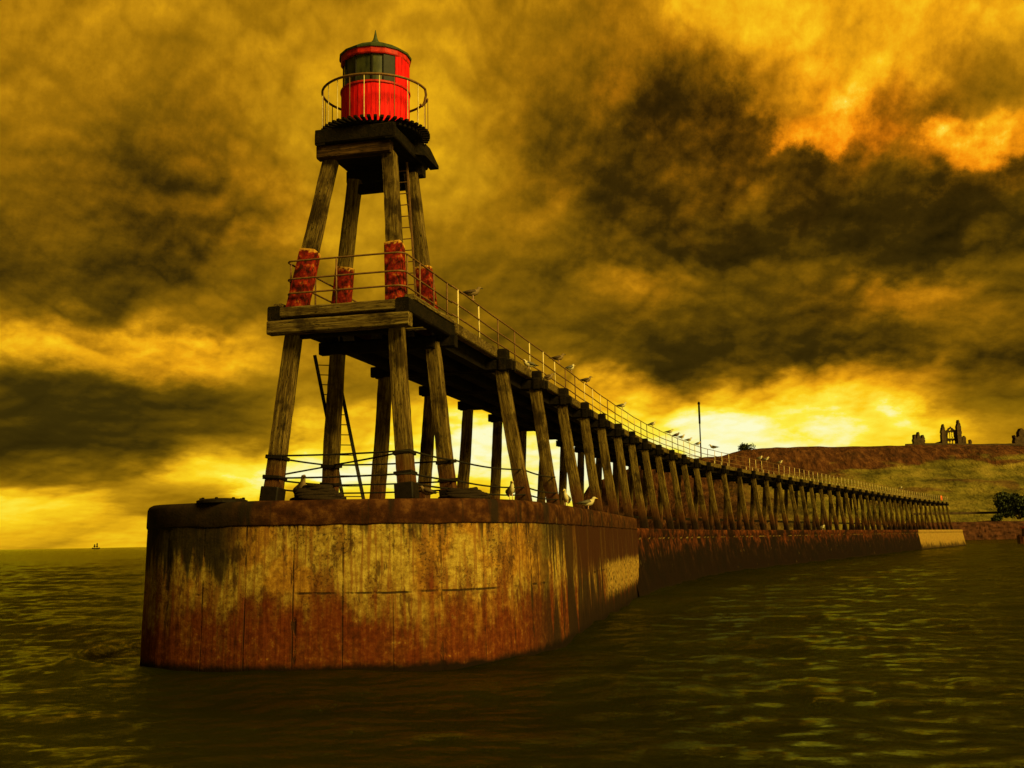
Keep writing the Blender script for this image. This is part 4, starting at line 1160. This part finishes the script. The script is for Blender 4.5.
# cloud bank table: where (picture bearing), brightness, warmth, spread
CL = [
 (50,15,0.6,0.25,70),(170,25,0.62,0.2,70),(300,20,0.63,0.2,70),(420,30,0.65,0.2,60),(520,20,0.62,0.25,55),(600,20,0.6,0.35,45),(700,-5,0.78,0.3,40),(780,20,0.78,0.4,38),(880,10,0.72,0.4,45),(960,15,0.72,0.45,45),(1020,10,0.68,0.3,40),
 (60,110,0.5,0.25,60),(180,140,0.4,0.4,50),(120,190,0.35,0.5,48),(230,110,0.48,0.25,45),(20,200,0.42,0.25,50),(60,255,0.33,0.4,45),(180,230,0.38,0.55,40),(150,290,0.4,0.2,40),(250,190,0.48,0.35,35),(285,210,0.6,0.3,26),(300,130,0.62,0.1,40),(440,110,0.66,0.1,45),(450,190,0.6,0.1,40),(360,200,0.62,0.1,40),
 (25,335,0.8,0.25,19),(75,342,0.84,0.35,17),(130,346,0.82,0.4,17),(185,354,0.8,0.45,16),(235,352,0.8,0.3,18),(270,345,0.58,0.2,20),(240,300,0.46,0.2,28),(40,300,0.44,0.15,25),(110,310,0.42,0.2,22),
 (40,390,0.28,0,26),(110,400,0.27,0,26),(180,400,0.33,0,26),(240,410,0.38,0.05,24),(60,440,0.28,0,24),(140,440,0.32,0,22),(30,470,0.36,0.05,16),(100,470,0.42,0.05,16),(220,445,0.4,0.05,18),
 (20,502,0.848,0.1,15),(70,500,0.827,0.1,14),(120,490,0.615,0.05,14),(170,468,0.784,0.1,15),(210,464,0.95,0,15),(250,466,0.95,0,17),(150,500,0.5,0.05,14),(200,490,0.55,0,12),(60,525,0.636,0.05,16),(130,535,0.7,0.05,14),(20,540,0.657,0.05,14),
 (310,330,0.58,0.1,26),(310,400,0.52,0.05,24),(300,440,0.827,0.05,18),(310,470,0.95,0,16),(380,430,0.742,0.1,20),(400,475,0.95,0,20),(460,450,0.933,0.05,20),(460,490,0.657,0,14),(520,460,0.901,0.05,20),(300,492,0.55,0,11),(380,495,0.636,0,12),
 (500,110,.52,.25,40),(540,60,.47,.4,36),(590,70,0.52,0.75,24),(600,40,0.48,0.5,30),(560,110,0.4,0.5,28),(610,150,0.34,0.55,28),(560,150,0.42,0.45,36),(520,210,0.48,0.3,36),(470,250,0.5,0.2,36),(530,290,0.43,0.2,36),(600,240,0.36,0.4,36),(560,245,0.42,0.25,26),
 (650,110,0.34,0.8,30),(690,60,0.42,0.7,26),(680,150,0.3,0.75,30),(640,190,0.34,0.6,30),(720,120,0.35,0.85,26),(740,175,0.3,0.8,26),(700,210,0.32,0.65,28),(760,240,0.3,0.4,28),(660,250,0.36,0.35,28),(800,190,0.3,0.7,22),(780,205,0.42,0.4,16),
 (770,60,0.62,0.55,24),(810,66,0.86,0.8,22),(850,84,0.84,0.9,20),(828,112,0.74,1,17),(800,110,0.7,0.9,16),(880,140,0.52,1,18),(890,90,0.46,0.85,20),(930,100,0.4,0.7,18),(960,60,0.52,0.45,24),(1005,60,0.42,0.3,24),(948,130,0.84,0.9,15),(985,118,0.86,0.9,15),(1018,98,0.82,0.85,16),(930,160,0.5,0.8,16),(1000,160,0.4,0.7,20),
 (860,170,0.36,0.75,18),(900,200,0.28,0.5,26),(960,220,0.26,0.4,28),(1015,230,0.3,0.3,26),(850,220,0.3,0.4,26),(810,260,0.34,0.3,26),(900,250,0.3,0.3,26),(1000,270,0.36,0.2,24),
 (610,300,0.52,0.35,18),(650,292,0.55,0.45,16),(700,285,0.44,0.3,18),(560,340,0.42,0.15,24),(620,345,0.32,0.2,26),(690,340,0.3,0.25,28),(760,330,0.3,0.25,28),(740,285,0.34,0.2,22),(820,300,0.42,0.5,16),(870,292,0.58,0.6,14),(920,295,0.62,0.5,15),(960,310,0.46,0.4,16),(840,340,0.3,0.3,22),(910,340,0.34,0.3,20),(990,330,0.36,0.3,22),
 (560,390,0.6,0.2,22),(600,388,0.66,0.3,14),(640,390,0.74,0.3,13),(690,375,0.44,0.3,14),(740,366,0.4,0.35,13),(700,392,0.809,0.15,13),(770,385,0.76,0.25,13),(820,372,0.7,0.4,12),(870,368,0.72,0.4,12),(930,375,0.58,0.4,13),(1000,372,0.42,0.3,16),
 (640,420,0.828,0.05,16),(700,425,0.907,0,14),(740,440,0.926,0,14),(790,415,0.887,0.05,14),(830,400,0.789,0.2,12),(830,430,0.926,0.05,12),(880,400,0.763,0.3,12),(870,430,0.828,0.1,12),(905,415,0.95,0,9),(925,400,0.657,0.3,12),(960,400,0.46,0.1,16),(1005,400,0.4,0,18),(950,425,0.784,0.15,11),(985,425,0.594,0.15,13),(1015,435,0.55,0.1,13),(600,440,0.867,0.05,16),(560,440,0.887,0.05,16),
]
def lin(c):
    c = c / 255.
    return c / 12.92 if c <= .04045 else ((c + .055) / 1.055) ** 2.4
def L3(r, g, b): return (lin(r), lin(g), lin(b))
def build_world():
    w = bpy.data.worlds.new('World'); sc.world = w; w.use_nodes = True
    t = NT(w.node_tree)
    for n in list(t.n): t.n.remove(n)
    d = t.vmath('NORMALIZE', t.new('ShaderNodeTexCoord').outputs['Generated'])
    sp = t.new('ShaderNodeSeparateXYZ'); t.set(sp.inputs[0], d)
    az = t.math('ARCTAN2', sp.outputs[0], sp.outputs[1]); el = t.math('ARCSINE', sp.outputs[2])
    elc = t.math('MAXIMUM', el, -.02)
    ln = t.math('MULTIPLY', t.math('LOGARITHM', t.math('ADD', elc, .085), math.e), .42)   # clouds pack towards the horizon
    q = t.new('ShaderNodeCombineXYZ'); t.set(q.inputs[0], az); t.set(q.inputs[1], ln); q = q.outputs[0]
    cell = t.new('ShaderNodeCombineXYZ'); t.set(cell.inputs[0], az); t.set(cell.inputs[1], el)
    w1 = t.vmath('SUBTRACT', t.noise(q, 6., 3, .5, col=True), (.5, .5, .5))
    w2 = t.vmath('SUBTRACT', t.noise(q, 20., 6, .64, col=True), (.5, .5, .5))
    qw = t.vmath('MULTIPLY_ADD', w1, (.07, .07, 0), q); qw = t.vmath('MULTIPLY_ADD', w2, (.004, .004, 0), qw)
    def billow(vec, octs):
        out = None
        for k, (sc_, am) in enumerate(octs):
            n = t.math('ABSOLUTE', t.math('MULTIPLY_ADD', t.noise(t.vmath('ADD', vec, (1.7 * k, 3.1 * k, .9 * k)), sc_, 0, .5), 2., -1.))
            out = t.math('MULTIPLY', n, am) if out is None else t.math('MULTIPLY_ADD', n, am, out)
        return out
    OC = ((6.5, .5), (15., .27), (35., .12), (80., .04))
    bil = billow(qw, OC); bilu = billow(t.vmath('ADD', qw, (-.004, .012, 0)), OC[:3])
    rel = t.math('SUBTRACT', bil, bilu)
    n1 = t.noise(qw, 5., 6, .5); n2 = t.noise(q, 15., 8, .70); n2b = t.noise(t.vmath('ADD', q, (-.002, .007, 0)), 15., 6, .70)
    vamp = t.mr(el, .05, .3, .22, 1., False)
    sc1 = t.new('ShaderNodeCombineXYZ'); t.set(sc1.inputs[0], .07); t.set(sc1.inputs[1], t.math('MULTIPLY', vamp, .065))
    sc2 = t.new('ShaderNodeCombineXYZ'); t.set(sc2.inputs[0], .065); t.set(sc2.inputs[1], t.math('MULTIPLY', vamp, .065))
    pos = t.vmath('MULTIPLY_ADD', w1, sc1.outputs[0], cell.outputs[0]); pos = t.vmath('MULTIPLY_ADD', w2, sc2.outputs[0], pos)
    bv = t.new('ShaderNodeCombineXYZ'); t.set(bv.inputs[0], t.math('MULTIPLY_ADD', bil, .05, -.012)); t.set(bv.inputs[1], t.math('MULTIPLY', vamp, t.math('MULTIPLY_ADD', bil, -.09, .022)))
    pos = t.vmath('ADD', pos, bv.outputs[0])
    acc = t.vmath('MULTIPLY', (.0011, .0011, .0011), (.42, .30, 1.))
    for (x, y, L, hu, sg) in CL:
        a, e = bearing(x, y); s_ = sg / F * .8
        asp = 1.0 if y < 260 else 1.9
        dv = t.vmath('MULTIPLY_ADD', pos, (1 / asp, 1., 0), (-a / asp, -e, 0))
        d2 = t.vmath('DOT_PRODUCT', dv, dv)
        wt = t.math('POWER', math.exp(-.5 / (s_ * s_) / 400.), t.math('MULTIPLY', d2, 400.))
        cw = t.new('ShaderNodeCombineXYZ')
        for k in range(3): t.set(cw.inputs[k], wt)
        acc = t.vmath('MULTIPLY_ADD', cw.outputs[0], (L, hu, 1.), acc)
    ss = t.new('ShaderNodeSeparateXYZ'); t.set(ss.inputs[0], acc)
    L = t.math('DIVIDE', ss.outputs[0], ss.outputs[2]); H = t.math('DIVIDE', ss.outputs[1], ss.outputs[2])
    # billows and their relief, lit from above
    L = t.math('ADD', L, t.math('MULTIPLY', t.math('SUBTRACT', n1, .5), .20))
    L = t.math('ADD', L, t.math('MULTIPLY', t.math('SUBTRACT', bil, .30), t.math('MULTIPLY_ADD', H, .42, .15)))
    L = t.math('ADD', L, t.math('MULTIPLY', t.math('SUBTRACT', n2, .5), t.math('MULTIPLY_ADD', H, .34, .075)))
    L = t.math('ADD', L, t.math('MULTIPLY', t.math('SUBTRACT', n2, n2b), t.math('MULTIPLY_ADD', H, .30, .10)))
    L = t.math('ADD', L, t.math('MULTIPLY', rel, t.math('MULTIPLY', t.mr(el, .02, .2, .25, .42), t.math('MULTIPLY_ADD', H, .9, .75))))
    L = t.math('MULTIPLY_ADD', L, 1.24, -.13)
    L = t.math('ADD', L, t.math('MULTIPLY', t.mr(el, .38, .7), -.26))
    L = t.math('ADD', L, t.math('MULTIPLY', t.mr(sp.outputs[1], 0., -.5), -.10))
    gold = t.ramp(L, [(0, L3(16, 11, 1)), (.2, L3(56, 42, 4)), (.3, L3(92, 68, 4)), (.4, L3(126, 93, 6)), (.5, L3(156, 115, 9)), (.6, L3(190, 143, 16)), (.7, L3(232, 178, 20)), (.8, L3(254, 214, 30)), (.9, L3(255, 240, 70)), (1, L3(255, 253, 200))])
    orng = t.ramp(L, [(0, L3(18, 8, 0)), (.2, L3(54, 31, 1)), (.3, L3(84, 50, 2)), (.4, L3(122, 70, 2)), (.5, L3(168, 92, 4)), (.6, L3(212, 116, 6)), (.7, L3(250, 140, 8)), (.8, L3(255, 172, 22)), (.9, L3(255, 212, 60)), (1, L3(255, 245, 150))])
    c = t.mix(t.math('MINIMUM', H, 1.), gold, orng)
    bg = t.new('ShaderNodeBackground'); t.set(bg.inputs[0], c); bg.inputs[1].default_value = SKY
    sky = t.new('ShaderNodeTexSky', sky_type='NISHITA'); sky.sun_disc = False
    sky.sun_elevation = R(SUN_EL); sky.sun_rotation = R(SUN_AZ); sky.dust_density = 4.
    bg2 = t.new('ShaderNodeBackground'); t.set(bg2.inputs[0], t.mix(1., sky.outputs[0], (1, .66, .1), 'MULTIPLY')); bg2.inputs[1].default_value = .05
    mx = t.new('ShaderNodeMixShader'); mx.inputs[0].default_value = .02
    t.l.new(bg.outputs[0], mx.inputs[1]); t.l.new(bg2.outputs[0], mx.inputs[2])
    out = t.new('ShaderNodeOutputWorld'); t.l.new(mx.outputs[0], out.inputs[0])
    w.cycles.sampling_method = 'MANUAL'; w.cycles.sample_map_resolution = 512
EXPO = 1.0; SKY = .5
SUN_EL = 36.; SUN_AZ = 131.               # azimuth from +Y towards +X: behind the camera, a little to the right
build_world()
sd = Vector((math.sin(R(SUN_AZ)) * math.cos(R(SUN_EL)), math.cos(R(SUN_AZ)) * math.cos(R(SUN_EL)), math.sin(R(SUN_EL))))
sl_ = bpy.data.lights.new('sun', 'SUN'); sl_.energy = 3.1; sl_.angle = R(22); sl_.color = (1., .74, .15)
so = bpy.data.objects.new('sun', sl_); col.objects.link(so); so.rotation_euler = sd.to_track_quat('Z', 'Y').to_euler()

# ------------------------------------------------------------------ camera
cd = bpy.data.cameras.new('camera'); cam = bpy.data.objects.new('camera', cd); col.objects.link(cam)
cd.sensor_width = 36; cd.lens = F / 1024 * 36; cd.clip_end = 40000; cd.clip_start = .1
mt = Matrix((Rt, Up, -Fw)).transposed().to_4x4(); mt.translation = (0, 0, CAMZ); cam.matrix_world = mt
sc.camera = cam
sc.view_settings.view_transform = 'Standard'; sc.view_settings.look = 'None'; sc.view_settings.exposure = EXPO; sc.view_settings.gamma = 1; sc.view_settings.use_curve_mapping = False
sc.render.engine = 'CYCLES'; sc.cycles.use_denoising = True; sc.cycles.max_bounces = 6
